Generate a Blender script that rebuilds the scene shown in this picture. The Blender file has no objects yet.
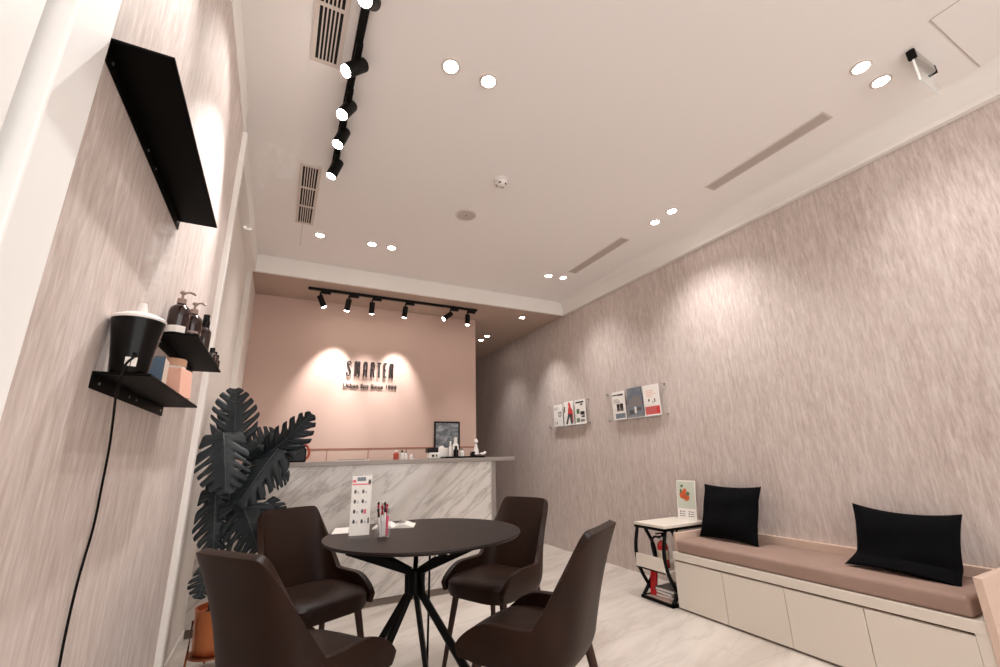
import bpy, bmesh, math, random
from mathutils import Vector, Matrix
R = math.radians
scene = bpy.context.scene
COL = scene.collection

# ---------------------------------------------------------------- camera, world, exposure
FPX = 428.417
YAW, TILT, ROLL = -0.472723985, 1.84738176, -0.0250556939
cam_data = bpy.data.cameras.new('camera')
cam_data.sensor_width = 36.0
cam_data.lens = 36.0 * FPX / 1000.0
cam_data.clip_start = 0.02
cam = bpy.data.objects.new('camera', cam_data)
COL.objects.link(cam)
cam.matrix_world = Matrix.Translation((0, 0, 1.1)) @ Matrix.Rotation(YAW, 4, 'Z') @ Matrix.Rotation(TILT, 4, 'X') @ Matrix.Rotation(ROLL, 4, 'Z')
scene.camera = cam

world = bpy.data.worlds.new('world')
scene.world = world
world.use_nodes = True
WORLD_STRENGTH = 1.1
world.node_tree.nodes['Background'].inputs[0].default_value = (1.0, 0.96, 0.93, 1)
world.node_tree.nodes['Background'].inputs[1].default_value = WORLD_STRENGTH
scene.view_settings.view_transform = 'Standard'
scene.view_settings.look = 'None'
scene.view_settings.gamma = 1
scene.view_settings.use_curve_mapping = False
scene.view_settings.exposure = 1.47
scene.cycles.use_denoising = True
scene.cycles.max_bounces = 8
scene.cycles.sample_clamp_indirect = 6.0
scene.cycles.volume_bounces = 6
scene.cycles.volume_step_rate = 0.5

# lamp powers (W)
P_DOWN = 16.0
P_TRACK_NEAR = 13.0
P_TRACK_FAR = 40.0
LAMP_COL = (1.0, 0.985, 0.965)

# ---------------------------------------------------------------- materials
def srgb(r, g, b):
    def f(c):
        c /= 255.0
        return c / 12.92 if c <= 0.04045 else ((c + 0.055) / 1.055) ** 2.4
    return (f(r), f(g), f(b), 1)

def mat(name, col, rough=0.5, metal=0.0, spec=0.5, emit=None, emit_s=0.0, trans=0.0, alpha=1.0, coat=0.0):
    m = bpy.data.materials.new(name); m.use_nodes = True
    b = m.node_tree.nodes['Principled BSDF']
    b.inputs['Base Color'].default_value = col
    b.inputs['Roughness'].default_value = rough
    b.inputs['Metallic'].default_value = metal
    b.inputs['Specular IOR Level'].default_value = spec
    b.inputs['Transmission Weight'].default_value = trans
    b.inputs['Alpha'].default_value = alpha
    b.inputs['Coat Weight'].default_value = coat
    if emit:
        b.inputs['Emission Color'].default_value = emit
        b.inputs['Emission Strength'].default_value = emit_s
    return m

class NT:
    """small node helper on a material"""
    def __init__(s, m):
        s.t = m.node_tree; s.n = s.t.nodes; s.b = s.n['Principled BSDF']
    def new(s, kind, **kw):
        n = s.n.new(kind)
        for k, v in kw.items():
            if k in n.inputs: n.inputs[k].default_value = v
            else: setattr(n, k, v)
        return n
    def link(s, a, b): s.t.links.new(a, b)
    def coords(s, scale, rot=(0, 0, 0)):
        tc = s.new('ShaderNodeTexCoord'); mp = s.new('ShaderNodeMapping')
        mp.inputs['Scale'].default_value = scale
        if any(rot):
            m0 = s.new('ShaderNodeMapping'); m0.inputs['Rotation'].default_value = rot
            s.link(tc.outputs['Object'], m0.inputs['Vector']); s.link(m0.outputs['Vector'], mp.inputs['Vector'])
        else: s.link(tc.outputs['Object'], mp.inputs['Vector'])
        return mp.outputs['Vector']
    def noise(s, vec, scale=1.0, detail=4.0, rough=0.5, dist=0.0):
        n = s.new('ShaderNodeTexNoise'); n.inputs['Scale'].default_value = scale
        n.inputs['Detail'].default_value = detail; n.inputs['Roughness'].default_value = rough
        n.inputs['Distortion'].default_value = dist
        s.link(vec, n.inputs['Vector']); return n.outputs['Fac']
    def ramp(s, fac, stops):
        r = s.new('ShaderNodeValToRGB'); e = r.color_ramp.elements
        while len(e) > 1: e.remove(e[-1])
        e[0].position, e[0].color = stops[0]
        for p, c in stops[1:]:
            x = e.new(p); x.color = c
        s.link(fac, r.inputs[0]); return r.outputs[0]
    def mix(s, fac, a, b, mode='MIX'):
        m = s.new('ShaderNodeMix', data_type='RGBA', blend_type=mode)
        for val, idx in ((fac, 0), (a, 6), (b, 7)):
            if isinstance(val, (float, int)): m.inputs[idx].default_value = val
            elif isinstance(val, tuple): m.inputs[idx].default_value = val
            else: s.link(val, m.inputs[idx])
        return m.outputs[2]
    def bump(s, h, strength, dist=0.01):
        b = s.new('ShaderNodeBump'); b.inputs['Strength'].default_value = strength
        b.inputs['Distance'].default_value = dist
        s.link(h, b.inputs['Height']); s.link(b.outputs[0], s.b.inputs['Normal'])
G = lambda v: (v, v, v, 1)

def wallpaper(name, c0, c1, c2):
    m = mat(name, c0, 0.62, spec=0.35); t = NT(m)
    fine = t.noise(t.coords((75, 75, 11.0)), 1.0, 5.0, 0.65, 0.5)
    mid = t.noise(t.coords((30, 30, 3.4)), 1.0, 4.0, 0.6, 0.6)
    blot = t.noise(t.coords((2.5, 2.5, 1.0)), 1.0, 3.0, 0.5)
    a = t.ramp(fine, [(0.33, c2), (0.5, c0), (0.66, c1)])
    b = t.ramp(mid, [(0.36, c2), (0.5, c0), (0.62, c1)])
    x = t.mix(0.24, a, b)
    x = t.mix(t.ramp(blot, [(0.35, G(0)), (0.7, G(0.30))]), x, c1)
    t.link(x, t.b.inputs['Base Color'])
    h = t.mix(0.35, fine, mid)
    t.bump(h, 0.10, 0.006)
    return m

M = {}
M['paper'] = wallpaper('woven_wallpaper', srgb(196, 181, 174), srgb(215, 203, 197), srgb(174, 156, 149))
M['ceiling'] = mat('ceiling_paint', srgb(241, 236, 233), 0.85, spec=0.2)
M['white'] = mat('white_paint', srgb(236, 231, 226), 0.5)
M['doorwhite'] = mat('door_white_paint', srgb(247, 246, 244), 0.45)
M['doorline'] = mat('door_groove_grey', srgb(216, 214, 210), 0.6)
M['sidewall'] = mat('side_wall_paint', srgb(222, 214, 206), 0.7, spec=0.3)
M['pink'] = mat('pink_paint', srgb(196, 167, 154), 0.6, spec=0.3)
M['rearceiling'] = mat('rear_ceiling_tan', srgb(186, 164, 150), 0.8, spec=0.2)  # browner and darker in tone than the main ceiling
M['pinkgroove'] = mat('pink_groove', srgb(150, 100, 84), 0.8)
M['black'] = mat('black_metal', srgb(5, 4, 4), 0.5, 0.0, 0.15)
M['shelf'] = mat('shelf_black_metal', srgb(4, 3, 2), 0.55, 0.0, 0.08)
M['rail'] = mat('track_black', srgb(10, 8, 7), 0.55, spec=0.18)
M['steel'] = mat('brushed_steel', srgb(190, 188, 185), 0.3, 1.0)
M['lens'] = mat('lamp_lens', (1, 0.93, 0.85, 1), 0.4, emit=(1, 0.93, 0.84, 1), emit_s=18.0)
M['copper'] = mat('copper', srgb(205, 128, 84), 0.32, 0.85)
M['copperdark'] = mat('copper_rod', srgb(150, 92, 66), 0.35, 0.8)
M['soil'] = mat('dark_soil', srgb(28, 22, 18), 0.95)
M['benchwhite'] = mat('bench_laminate', srgb(222, 212, 200), 0.5)
M['benchgap'] = mat('bench_finger_groove', srgb(178, 148, 132), 0.6)
M['plinth'] = mat('bench_plinth', srgb(120, 108, 98), 0.6)
M['benchwood'] = mat('pink_oak_board', srgb(212, 186, 170), 0.5)
M['pillow'] = mat('black_velvet', srgb(7, 7, 9), 0.95, spec=0.1)
M['pen_white'] = mat('pen_white', srgb(232, 228, 226), 0.35)
M['pen_red'] = mat('pen_red', srgb(196, 38, 62), 0.35)
M['pen_black'] = mat('pen_black', srgb(30, 28, 30), 0.35)
M['pen_pink'] = mat('pen_pink', srgb(226, 70, 110), 0.35)
M['paperwhite'] = mat('white_sheet', srgb(236, 230, 224), 0.6)
M['ink'] = mat('black_ink', srgb(36, 30, 32), 0.6)
M['inkgrey'] = mat('grey_ink', srgb(128, 120, 118), 0.6)
M['red'] = mat('red_ink', srgb(205, 62, 62), 0.5)
M['pinkink'] = mat('pink_ink', srgb(228, 96, 116), 0.5)
M['bluegrey'] = mat('blue_grey_ink', srgb(104, 114, 126), 0.55)
M['palegreen'] = mat('pale_green_ink', srgb(196, 200, 184), 0.55)
M['greenink'] = mat('green_ink', srgb(84, 110, 80), 0.55)
M['orangeink'] = mat('orange_ink', srgb(206, 96, 52), 0.55)
M['darkblue'] = mat('teal_box', srgb(70, 92, 112), 0.5)
M['beige'] = mat('beige_box', srgb(206, 188, 172), 0.55)
M['peach'] = mat('peach_card', srgb(228, 176, 156), 0.5)
M['whiteplastic'] = mat('white_plastic', srgb(232, 226, 222), 0.3)
M['blackplastic'] = mat('gloss_black_plastic', srgb(4, 3, 3), 0.25, spec=0.2)
M['amber'] = mat('amber_glass', srgb(36, 13, 8), 0.15, coat=0.2)
M['pump'] = mat('pump_taupe', srgb(150, 126, 116), 0.4)
M['woodlid'] = mat('wood_lid', srgb(196, 152, 124), 0.5)
M['extred'] = mat('extinguisher_red', srgb(190, 30, 34), 0.3)
M['extlabel'] = mat('extinguisher_label', srgb(220, 205, 180), 0.5)
M['sign'] = mat('sign_black', srgb(34, 22, 22), 0.4)
M['photo'] = mat('photo_grey', srgb(120, 124, 128), 0.4)
M['orange'] = mat('orange_plastic', srgb(176, 70, 46), 0.4)
M['tabletop'] = mat('dark_brown_laminate', srgb(36, 26, 23), 0.5, spec=0.25)
M['greymetal'] = mat('grey_metal', srgb(150, 142, 136), 0.45, 0.4)
M['vent'] = mat('vent_white', srgb(214, 202, 194), 0.6)
M['ventgrey'] = mat('vent_grey', srgb(196, 184, 177), 0.7)
M['ventdark'] = mat('vent_dark', srgb(14, 10, 9), 0.9)

# acrylic: mostly clear sheet with a little gloss
def acrylic(name, tint, alpha=0.25):
    m = mat(name, tint, 0.06, spec=0.5)
    t = NT(m)
    tr = t.new('ShaderNodeBsdfTransparent'); mx = t.new('ShaderNodeMixShader')
    tr.inputs[0].default_value = (0.995, 0.995, 0.995, 1)
    mx.inputs[0].default_value = alpha
    out = t.n['Material Output']
    t.link(tr.outputs[0], mx.inputs[1]); t.link(t.b.outputs[0], mx.inputs[2]); t.link(mx.outputs[0], out.inputs[0])
    return m
M['acrylic'] = acrylic('clear_acrylic', srgb(230, 228, 226), 0.05)
M['exitglass'] = acrylic('exit_acrylic', srgb(214, 224, 224), 0.14)
M['acrylicedge'] = mat('acrylic_edge', srgb(238, 242, 240), 0.25)

def leather():
    m = mat('brown_leather', srgb(38, 20, 13), 0.45, spec=0.2); t = NT(m)
    v = t.coords((1, 1, 1))
    n = t.noise(v, 7.0, 3.0)
    t.link(t.ramp(n, [(0.3, srgb(34, 18, 11)), (0.7, srgb(43, 24, 15))]), t.b.inputs['Base Color'])
    t.bump(t.noise(v, 260.0, 2.0), 0.12, 0.002)
    return m
M['leather'] = leather()
M['chairleg'] = mat('dark_walnut', srgb(58, 38, 30), 0.5, spec=0.25)

def fabric(name, c0, c1):
    m = mat(name, c0, 0.72, spec=0.25); t = NT(m)
    v = t.coords((1, 1, 1))
    t.link(t.ramp(t.noise(v, 3.0, 3.0), [(0.3, c0), (0.7, c1)]), t.b.inputs['Base Color'])
    t.bump(t.noise(v, 300.0, 2.0), 0.12, 0.002)
    return m
M['cushion'] = fabric('taupe_leatherette', srgb(150, 124, 112), srgb(160, 134, 122))

def marble():
    m = mat('white_marble', srgb(214, 208, 202), 0.16, spec=0.45); t = NT(m)
    warp = t.noise(t.coords((0.9, 1.0, 2.4), (0, R(37), 0)), 1.7, 4.0, 0.55, 0.3)
    n1 = t.noise(t.coords((0.42, 1.0, 2.6), (0, R(37), 0)), 2.0, 5.0, 0.55, 0.25)
    n2 = t.noise(t.coords((0.6, 1.0, 3.6), (0, R(41), 0)), 2.8, 5.0, 0.6, 0.4)
    msk = t.ramp(t.noise(t.coords((1.2, 1.0, 1.4), (0, R(37), 0)), 1.9, 2.0), [(0.42, G(0)), (0.62, G(1))])
    base = t.ramp(warp, [(0.34, srgb(196, 189, 183)), (0.5, srgb(216, 210, 205)), (0.75, srgb(222, 217, 212))])
    v1 = t.ramp(n1, [(0.462, G(0)), (0.497, G(0.52)), (0.505, G(0.2)), (0.54, G(0))])
    v2 = t.ramp(n2, [(0.480, G(0)), (0.5, G(0.45)), (0.52, G(0))])
    v2 = t.mix(1.0, v2, msk, 'MULTIPLY')
    x = t.mix(v1, base, srgb(140, 130, 123)); x = t.mix(v2, x, srgb(130, 120, 113))
    t.link(x, t.b.inputs['Base Color'])
    return m
M['marble'] = marble()

def floor_mat():
    m = mat('pale_stone_floor', srgb(206, 194, 184), 0.22, spec=0.4); t = NT(m)
    n1 = t.noise(t.coords((0.5, 2.2, 1), (0, 0, R(-16))), 1.5, 4.0, 0.55, 0.5)
    n2 = t.noise(t.coords((0.6, 2.6, 1), (0, 0, R(-20))), 1.6, 5.0, 0.55, 0.6)
    base = t.ramp(n1, [(0.34, srgb(190, 178, 168)), (0.55, srgb(210, 200, 191)), (0.75, srgb(214, 204, 196))])
    vein = t.ramp(n2, [(0.455, G(0)), (0.5, G(0.2)), (0.545, G(0))])
    x = t.mix(vein, base, srgb(160, 144, 134))
    br = t.new('ShaderNodeTexBrick'); br.offset = 0.5
    t.link(t.coords((1, 1, 1)), br.inputs['Vector'])
    br.inputs['Scale'].default_value = 1.0
    br.inputs['Mortar Size'].default_value = 0.0018
    br.inputs['Brick Width'].default_value = 1.2
    br.inputs['Row Height'].default_value = 0.6
    x = t.mix(t.ramp(br.outputs['Fac'], [(0.0, G(0)), (1.0, G(0.35))]), x, srgb(150, 136, 126))
    t.link(x, t.b.inputs['Base Color'])
    return m
M['floor'] = floor_mat()

def leaf_mat():
    m = mat('dark_leaf', srgb(26, 31, 34), 0.45, spec=0.3); t = NT(m)
    n = t.noise(t.coords((1, 1, 1)), 9.0, 3.0)
    t.link(t.ramp(n, [(0.3, srgb(20, 25, 29)), (0.7, srgb(34, 41, 45))]), t.b.inputs['Base Color'])
    return m
M['leaf'] = leaf_mat()
M['leafrib'] = mat('leaf_midrib', srgb(60, 68, 70), 0.5)
M['stem'] = mat('grey_green_stem', srgb(58, 64, 62), 0.5)

def steam_mat(name, dens, scale, lo, hi):
    m = bpy.data.materials.new(name); m.use_nodes = True
    nt = m.node_tree; nt.nodes.remove(nt.nodes['Principled BSDF'])
    pv = nt.nodes.new('ShaderNodeVolumePrincipled')
    pv.inputs['Color'].default_value = (0.995, 0.99, 0.985, 1)
    pv.inputs['Anisotropy'].default_value = 0.2
    tc = nt.nodes.new('ShaderNodeTexCoord')
    no = nt.nodes.new('ShaderNodeTexNoise'); no.inputs['Scale'].default_value = scale
    no.inputs['Detail'].default_value = 4; no.inputs['Distortion'].default_value = 1.4
    rp = nt.nodes.new('ShaderNodeValToRGB')
    rp.color_ramp.elements[0].position = lo; rp.color_ramp.elements[1].position = hi
    mul = nt.nodes.new('ShaderNodeMath'); mul.operation = 'MULTIPLY'; mul.inputs[1].default_value = dens
    nt.links.new(tc.outputs['Object'], no.inputs['Vector'])
    nt.links.new(no.outputs['Fac'], rp.inputs[0]); nt.links.new(rp.outputs[0], mul.inputs[0])
    nt.links.new(mul.outputs[0], pv.inputs['Density'])
    nt.links.new(pv.outputs[0], nt.nodes['Material Output'].inputs['Volume'])
    return m

# ---------------------------------------------------------------- mesh helpers
def frame_of(d):
    d = Vector(d).normalized()
    up = Vector((0, 0, 1)) if abs(d.z) < 0.95 else Vector((1, 0, 0))
    a = d.cross(up).normalized(); b = a.cross(d).normalized()
    return d, a, b

class MB:
    def __init__(s): s.bm = bmesh.new()
    def box(s, lo, hi, mx=None):
        x0, y0, z0 = lo; x1, y1, z1 = hi
        co = [(x0, y0, z0), (x1, y0, z0), (x1, y1, z0), (x0, y1, z0), (x0, y0, z1), (x1, y0, z1), (x1, y1, z1), (x0, y1, z1)]
        v = [s.bm.verts.new((mx @ Vector(c)) if mx else c) for c in co]
        for f in ((0, 3, 2, 1), (4, 5, 6, 7), (0, 1, 5, 4), (1, 2, 6, 5), (2, 3, 7, 6), (3, 0, 4, 7)):
            s.bm.faces.new([v[i] for i in f])
        return s
    def prism(s, pts, lift, mx=None):
        """polygon pts extruded by the vector lift"""
        lift = Vector(lift)
        a = [Vector(p) for p in pts]; b = [p + lift for p in a]
        if mx: a = [mx @ p for p in a]; b = [mx @ p for p in b]
        va = [s.bm.verts.new(p) for p in a]; vb = [s.bm.verts.new(p) for p in b]
        n = len(a)
        s.bm.faces.new(va[::-1]); s.bm.faces.new(vb)
        for i in range(n):
            s.bm.faces.new((va[i], va[(i + 1) % n], vb[(i + 1) % n], vb[i]))
        return s
    def cyl(s, p0, p1, r0, r1=None, seg=16, cap=True):
        r1 = r0 if r1 is None else r1
        p0 = Vector(p0); p1 = Vector(p1); d, a, b = frame_of(p1 - p0)
        ra = [s.bm.verts.new(p0 + (a * math.cos(t) + b * math.sin(t)) * r0) for t in [2 * math.pi * i / seg for i in range(seg)]]
        rb = [s.bm.verts.new(p1 + (a * math.cos(t) + b * math.sin(t)) * r1) for t in [2 * math.pi * i / seg for i in range(seg)]]
        for i in range(seg):
            j = (i + 1) % seg; s.bm.faces.new((ra[i], ra[j], rb[j], rb[i]))
        if cap: s.bm.faces.new(ra[::-1]); s.bm.faces.new(rb)
        return s
    def lathe(s, prof, c=(0, 0, 0), seg=24, mx=None):
        """profile of (radius, z) turned about the z axis"""
        rings = []
        for r, z in prof:
            ring = []
            if r < 1e-6:
                p = Vector((c[0], c[1], c[2] + z)); ring = [s.bm.verts.new(mx @ p if mx else p)]
            else:
                for i in range(seg):
                    t = 2 * math.pi * i / seg
                    p = Vector((c[0] + r * math.cos(t), c[1] + r * math.sin(t), c[2] + z))
                    ring.append(s.bm.verts.new(mx @ p if mx else p))
            rings.append(ring)
        for a, b in zip(rings, rings[1:]):
            for i in range(seg):
                j = (i + 1) % seg
                q = [a[i % len(a)], a[j % len(a)], b[j % len(b)], b[i % len(b)]]
                u = []
                for v in q:
                    if v not in u: u.append(v)
                if len(u) > 2: s.bm.faces.new(u)
        if len(rings[0]) > 1: s.bm.faces.new(rings[0][::-1])
        if len(rings[-1]) > 1: s.bm.faces.new(rings[-1])
        return s
    def tube(s, pts, r, seg=10, flat=1.0):
        pts = [Vector(p) for p in pts]
        rings = []; a = None
        for i, p in enumerate(pts):
            d = (pts[min(i + 1, len(pts) - 1)] - pts[max(i - 1, 0)]).normalized()
            if a is None: _, a, b = frame_of(d)
            else:
                a = (a - d * a.dot(d)).normalized(); b = d.cross(a).normalized()
            rr = r[i] if isinstance(r, (list, tuple)) else r
            rings.append([s.bm.verts.new(p + a * math.cos(2 * math.pi * k / seg) * rr + b * math.sin(2 * math.pi * k / seg) * rr * flat) for k in range(seg)])
        for x, y in zip(rings, rings[1:]):
            for k in range(seg):
                j = (k + 1) % seg; s.bm.faces.new((x[k], x[j], y[j], y[k]))
        s.bm.faces.new(rings[0][::-1]); s.bm.faces.new(rings[-1])
        return s
    def bar(s, p0, p1, w, t, side=(0, 0, 1)):
        """flat bar of width w along `side` (made perpendicular) and thickness t"""
        p0 = Vector(p0); p1 = Vector(p1); d = (p1 - p0).normalized()
        u = Vector(side); u = (u - d * u.dot(d)).normalized(); n = d.cross(u)
        c = []
        for p in (p0, p1):
            for su, sn in ((-1, -1), (1, -1), (1, 1), (-1, 1)):
                c.append(s.bm.verts.new(p + u * su * w / 2 + n * sn * t / 2))
        for f in ((0, 1, 2, 3), (7, 6, 5, 4), (0, 4, 5, 1), (1, 5, 6, 2), (2, 6, 7, 3), (3, 7, 4, 0)):
            s.bm.faces.new([c[i] for i in f])
        return s

def finish(o, m, parent=None, smooth=False, bevel=0.0, seg=2, angle=40):
    if m is not None: o.data.materials.append(M[m] if isinstance(m, str) else m)
    if smooth:
        for p in o.data.polygons: p.use_smooth = True
    if bevel:
        b = o.modifiers.new('bevel', 'BEVEL'); b.width = bevel; b.segments = seg; b.limit_method = 'ANGLE'; b.angle_limit = R(angle)
    if parent is not None: o.parent = parent
    return o

def obj(name, mb, m, parent=None, smooth=False, bevel=0.0, seg=2, loc=None, label=None):
    bm = mb.bm if isinstance(mb, MB) else mb
    bmesh.ops.recalc_face_normals(bm, faces=bm.faces)
    me = bpy.data.meshes.new(name); bm.to_mesh(me); bm.free()
    if smooth and not bevel:
        try: me.set_sharp_from_angle(angle=R(42))
        except Exception: pass
    o = bpy.data.objects.new(name, me); COL.objects.link(o)
    if loc: o.location = loc
    if label: o['label'] = label
    return finish(o, m, parent, smooth, bevel, seg)

def tag(o, label, cat, group=None, kind=None):
    o['label'] = label; o['category'] = cat
    if group: o['group'] = group
    if kind: o['kind'] = kind
    return o

def thing(name, label, cat, loc=(0, 0, 0), rz=0.0, group=None):
    o = bpy.data.objects.new(name, None); COL.objects.link(o); o.empty_display_size = 0.05
    o.location = loc; o.rotation_euler = (0, 0, rz)
    return tag(o, label, cat, group)

def struct(name, mb, m, **kw):
    o = obj(name, mb, m, **kw); o['kind'] = 'structure'; return o

def dup(root, loc=None, rz=None, label=None):
    r = root.copy(); COL.objects.link(r)
    if loc is not None: r.location = loc
    if rz is not None: r.rotation_euler = (0, 0, rz)
    if label: r['label'] = label
    for ch in list(root.children):
        c = ch.copy(); COL.objects.link(c); c.parent = r
        for g in list(ch.children):
            d = g.copy(); COL.objects.link(d); d.parent = c
    return r

def lamp_spot(name, parent, loc, direction, power, size, blend=0.6, col=LAMP_COL, radius=0.03):
    l = bpy.data.lights.new(name, 'SPOT'); l.energy = power; l.spot_size = R(size); l.spot_blend = blend
    l.color = col; l.shadow_soft_size = radius
    o = bpy.data.objects.new(name, l); COL.objects.link(o); o.parent = parent; o.location = loc
    o.rotation_euler = Vector(direction).to_track_quat('-Z', 'Y').to_euler()
    return o

def glyphs(text, size, m, parent, name, loc, rot, extrude=0.0, sx=1.0, bold=0.0, align='LEFT', spacing=1.0):
    """one flat mesh of lettering"""
    c = bpy.data.curves.new('lettering', 'FONT'); c.body = text; c.size = size; c.extrude = extrude
    c.offset = bold; c.align_x = align; c.space_character = spacing; c.resolution_u = 3
    t = bpy.data.objects.new('lettering', c); COL.objects.link(t)
    bpy.context.view_layer.update()
    me = bpy.data.meshes.new_from_object(t.evaluated_get(bpy.context.evaluated_depsgraph_get()))
    bpy.data.objects.remove(t); bpy.data.curves.remove(c)
    me.name = name; me.materials.clear()
    o = bpy.data.objects.new(name, me); COL.objects.link(o)
    me.transform(Matrix.Diagonal((sx, 1, 1, 1)))
    o.location = loc; o.rotation_euler = rot
    return finish(o, m, parent)

# ---------------------------------------------------------------- setting
XL, XF, XR = -0.34, -0.42, 3.18     # papered left wall, set-back left wall, right wall
YD, YS, YB, YC = 0.81, 2.345, 5.0, 8.2
ZC, ZS = 3.0, 2.83
YFRONT = -2.6
YFAS = 4.35                          # fascia of the lowered rear ceiling

struct('floor', MB().box((-0.75, YFRONT, -0.12), (3.5, YC, 0)), 'floor')
struct('ceiling', MB().box((-0.75, YFRONT, ZC), (3.5, YFAS, ZC + 0.15)), 'ceiling')
struct('ceiling_rear', MB().box((-0.75, YFAS, ZS), (3.5, YC, ZC + 0.15)), 'rearceiling')
struct('wall_right', MB().box((XR, YFRONT, 0), (XR + 0.2, YC, ZC)), 'paper')
struct('wall_left', MB().box((XL - 0.25, YD, 0), (XL, YS, ZC)), 'paper')
struct('wall_left_rear', MB().box((XF - 0.25, YS, 0), (XF, YFAS, ZC)).box((-0.65, YFAS, 0), (-0.375, YB + 0.15, ZS)), 'sidewall')
struct('wall_back', MB().box((-0.65, YB, 0), (2.19, YB + 0.14, ZS)), 'pink')
struct('wall_corridor', MB().box((1.4, YC, 0), (3.5, YC + 0.1, ZS)).box((1.95, YB + 0.14, 0), (2.05, YC, ZS)), 'paper')
struct('wall_front', MB().box((XL - 0.25, YFRONT, 0), (XL, -0.6, ZC)), 'doorwhite')
# bands round the raised ceiling, with their thin lower mouldings
cove = [(XR, ZS), (XR - 0.03, ZS), (XR - 0.03, ZC - 0.09)]
cove += [(XR - 0.03 - 0.075 * (1 - math.cos(R(a))), ZC - 0.09 + 0.09 * math.sin(R(a))) for a in range(10, 91, 10)] + [(XR, ZC)]
struct('trim_1', MB().prism([(x, YFRONT, z) for x, z in cove], (0, YFAS - YFRONT, 0)), 'white', smooth=True)
struct('trim_2', MB().box((XF - 0.1, YFAS - 0.012, ZS - 0.004), (XR, YFAS + 0.02, ZC)), 'white')
struct('trim_3', MB().box((XF, YS, ZS), (XL - 0.012, YFAS, ZC)).box((XL - 0.02, YFRONT, ZS), (XL + 0.006, YS, ZC)), 'white')
struct('trim_4', MB().box((XR - 0.046, YFRONT, ZS - 0.004), (XR, YFAS, ZS + 0.026)), 'white', bevel=0.004)
# upright white strip where the papered wall ends
struct('trim_5', MB().box((XF - 0.02, YS, 0), (XL + 0.022, YS + 0.05, ZS)), 'white', bevel=0.003)
struct('baseboard_left', MB().box((XF, YS + 0.05, 0), (XF + 0.008, 3.78, 0.06)), 'sidewall')
# white door set with its frame at the near left
db = MB().box((XL - 0.2, 0.695, 0), (XL + 0.012, YD, ZC)).box((XL - 0.2, -0.6, 2.75), (XL + 0.012, 0.695, ZC))
door = struct('door_1', db, 'doorwhite', bevel=0.004)
obj('door_leaf', MB().box((XL - 0.06, -0.6, 0.01), (XL - 0.004, 0.665, 2.74)), 'doorwhite', door)
obj('door_groove', MB().box((XL - 0.08, 0.665, 0), (XL - 0.03, 0.695, 2.74)), 'doorline', door)
# joint lines of the panelled lower part of the pink wall
gm = MB().box((-0.37, YB - 0.003, 1.196), (2.19, YB + 0.01, 1.212))
for gx in (0.06, 0.474, 0.898, 1.32, 1.76):
    gm.box((gx - 0.004, YB - 0.003, 0.0), (gx + 0.004, YB + 0.01, 1.196))
struct('trim_6', gm, 'pinkgroove')

# ---------------------------------------------------------------- ceiling fittings
def downlight(x, y, z, label, power=P_DOWN, size=112, r=0.036, tiltx=0.0):
    t = thing('ceiling_downlight', label, 'ceiling light', (x, y, z), 0, 'recessed downlights')
    rim = MB().lathe([(r + 0.012, 0.001), (r + 0.012, -0.005), (r + 0.002, -0.007), (r - 0.002, -0.003), (r - 0.002, 0.001)], seg=28)
    obj('rim', rim, 'vent', t, smooth=True)
    obj('lens', MB().lathe([(r - 0.001, -0.001), (r - 0.004, -0.0045), (0, -0.005)], seg=28), 'lens', t, smooth=True)
    lamp_spot('downlight_beam', t, (0, 0, -0.02), (tiltx, 0, -1), power, size, 1.0)
    return t
dl = [
 (0.59, 1.625, ZC, 'bright white downlight nearest the long black track, left of the frontmost central pair', 1.0),
 (0.80, 1.625, ZC, 'bright white downlight of the frontmost central pair, on its right', 1.0),
 (2.517, 0.714, ZC, 'large oval looking downlight near the hanging exit sign, left one of its pair', 0.6),
 (2.721, 0.714, ZC, 'large oval looking downlight closest to the hanging exit sign', 0.6),
 (0.148, 3.717, ZC, 'single small downlight right of the farther dark louvred vent', 0.7),
 (0.592, 3.70, ZC, 'left small downlight of the central pair in front of the white fascia', 0.7),
 (0.772, 3.70, ZC, 'right small downlight of the central pair in front of the white fascia', 0.7),
 (2.712, 2.318, ZC, 'downlight between the two pale linear vents, the farther one of its pair', 1.1),
 (2.708, 2.13, ZC, 'downlight between the two pale linear vents, the nearer one of its pair', 1.1),
 (2.494, 3.66, ZC, 'small downlight off the far end of the farther pale linear vent, left of its pair', 0.8),
 (2.675, 3.64, ZC, 'small downlight off the far end of the farther pale linear vent, right of its pair', 0.8),
 (2.699, 4.632, ZS, 'lone downlight in the low rear ceiling nearest the white fascia', 1.5),
 (2.654, 5.622, ZS, 'nearer of two tiny downlights in the low corridor ceiling', 0.45),
 (2.666, 5.867, ZS, 'farther of two tiny downlights in the low corridor ceiling', 0.45)]
for x, y, z, lab, k in dl: downlight(x, y, z, lab, P_DOWN * k, 76 if z == ZS else 112, tiltx=0.14 if z == ZS else 0.0)

def track(name_label, p0, p1, z, cat='track'):
    t = thing('track_rail', name_label, 'lighting track', ((p0[0] + p1[0]) / 2, (p0[1] + p1[1]) / 2, z))
    d = Vector((p1[0] - p0[0], p1[1] - p0[1], 0)); L = d.length; rz = math.atan2(d.y, d.x)
    t.rotation_euler = (0, 0, rz)
    obj('rail', MB().box((-L / 2, -0.018, -0.024), (L / 2, 0.018, 0)), 'rail', t, bevel=0.002)
    obj('end_cap', MB().box((L / 2, -0.019, -0.025), (L / 2 + 0.012, 0.019, 0)), 'rail', t, bevel=0.002)
    return t
track('long black lighting track running toward the camera beside the louvred vents', (0.15, 0.7), (0.15, 2.72), ZC)
track('short black lighting track across the low ceiling before the pink wall', (0.123, 4.585), (2.013, 4.575), ZS)

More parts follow.
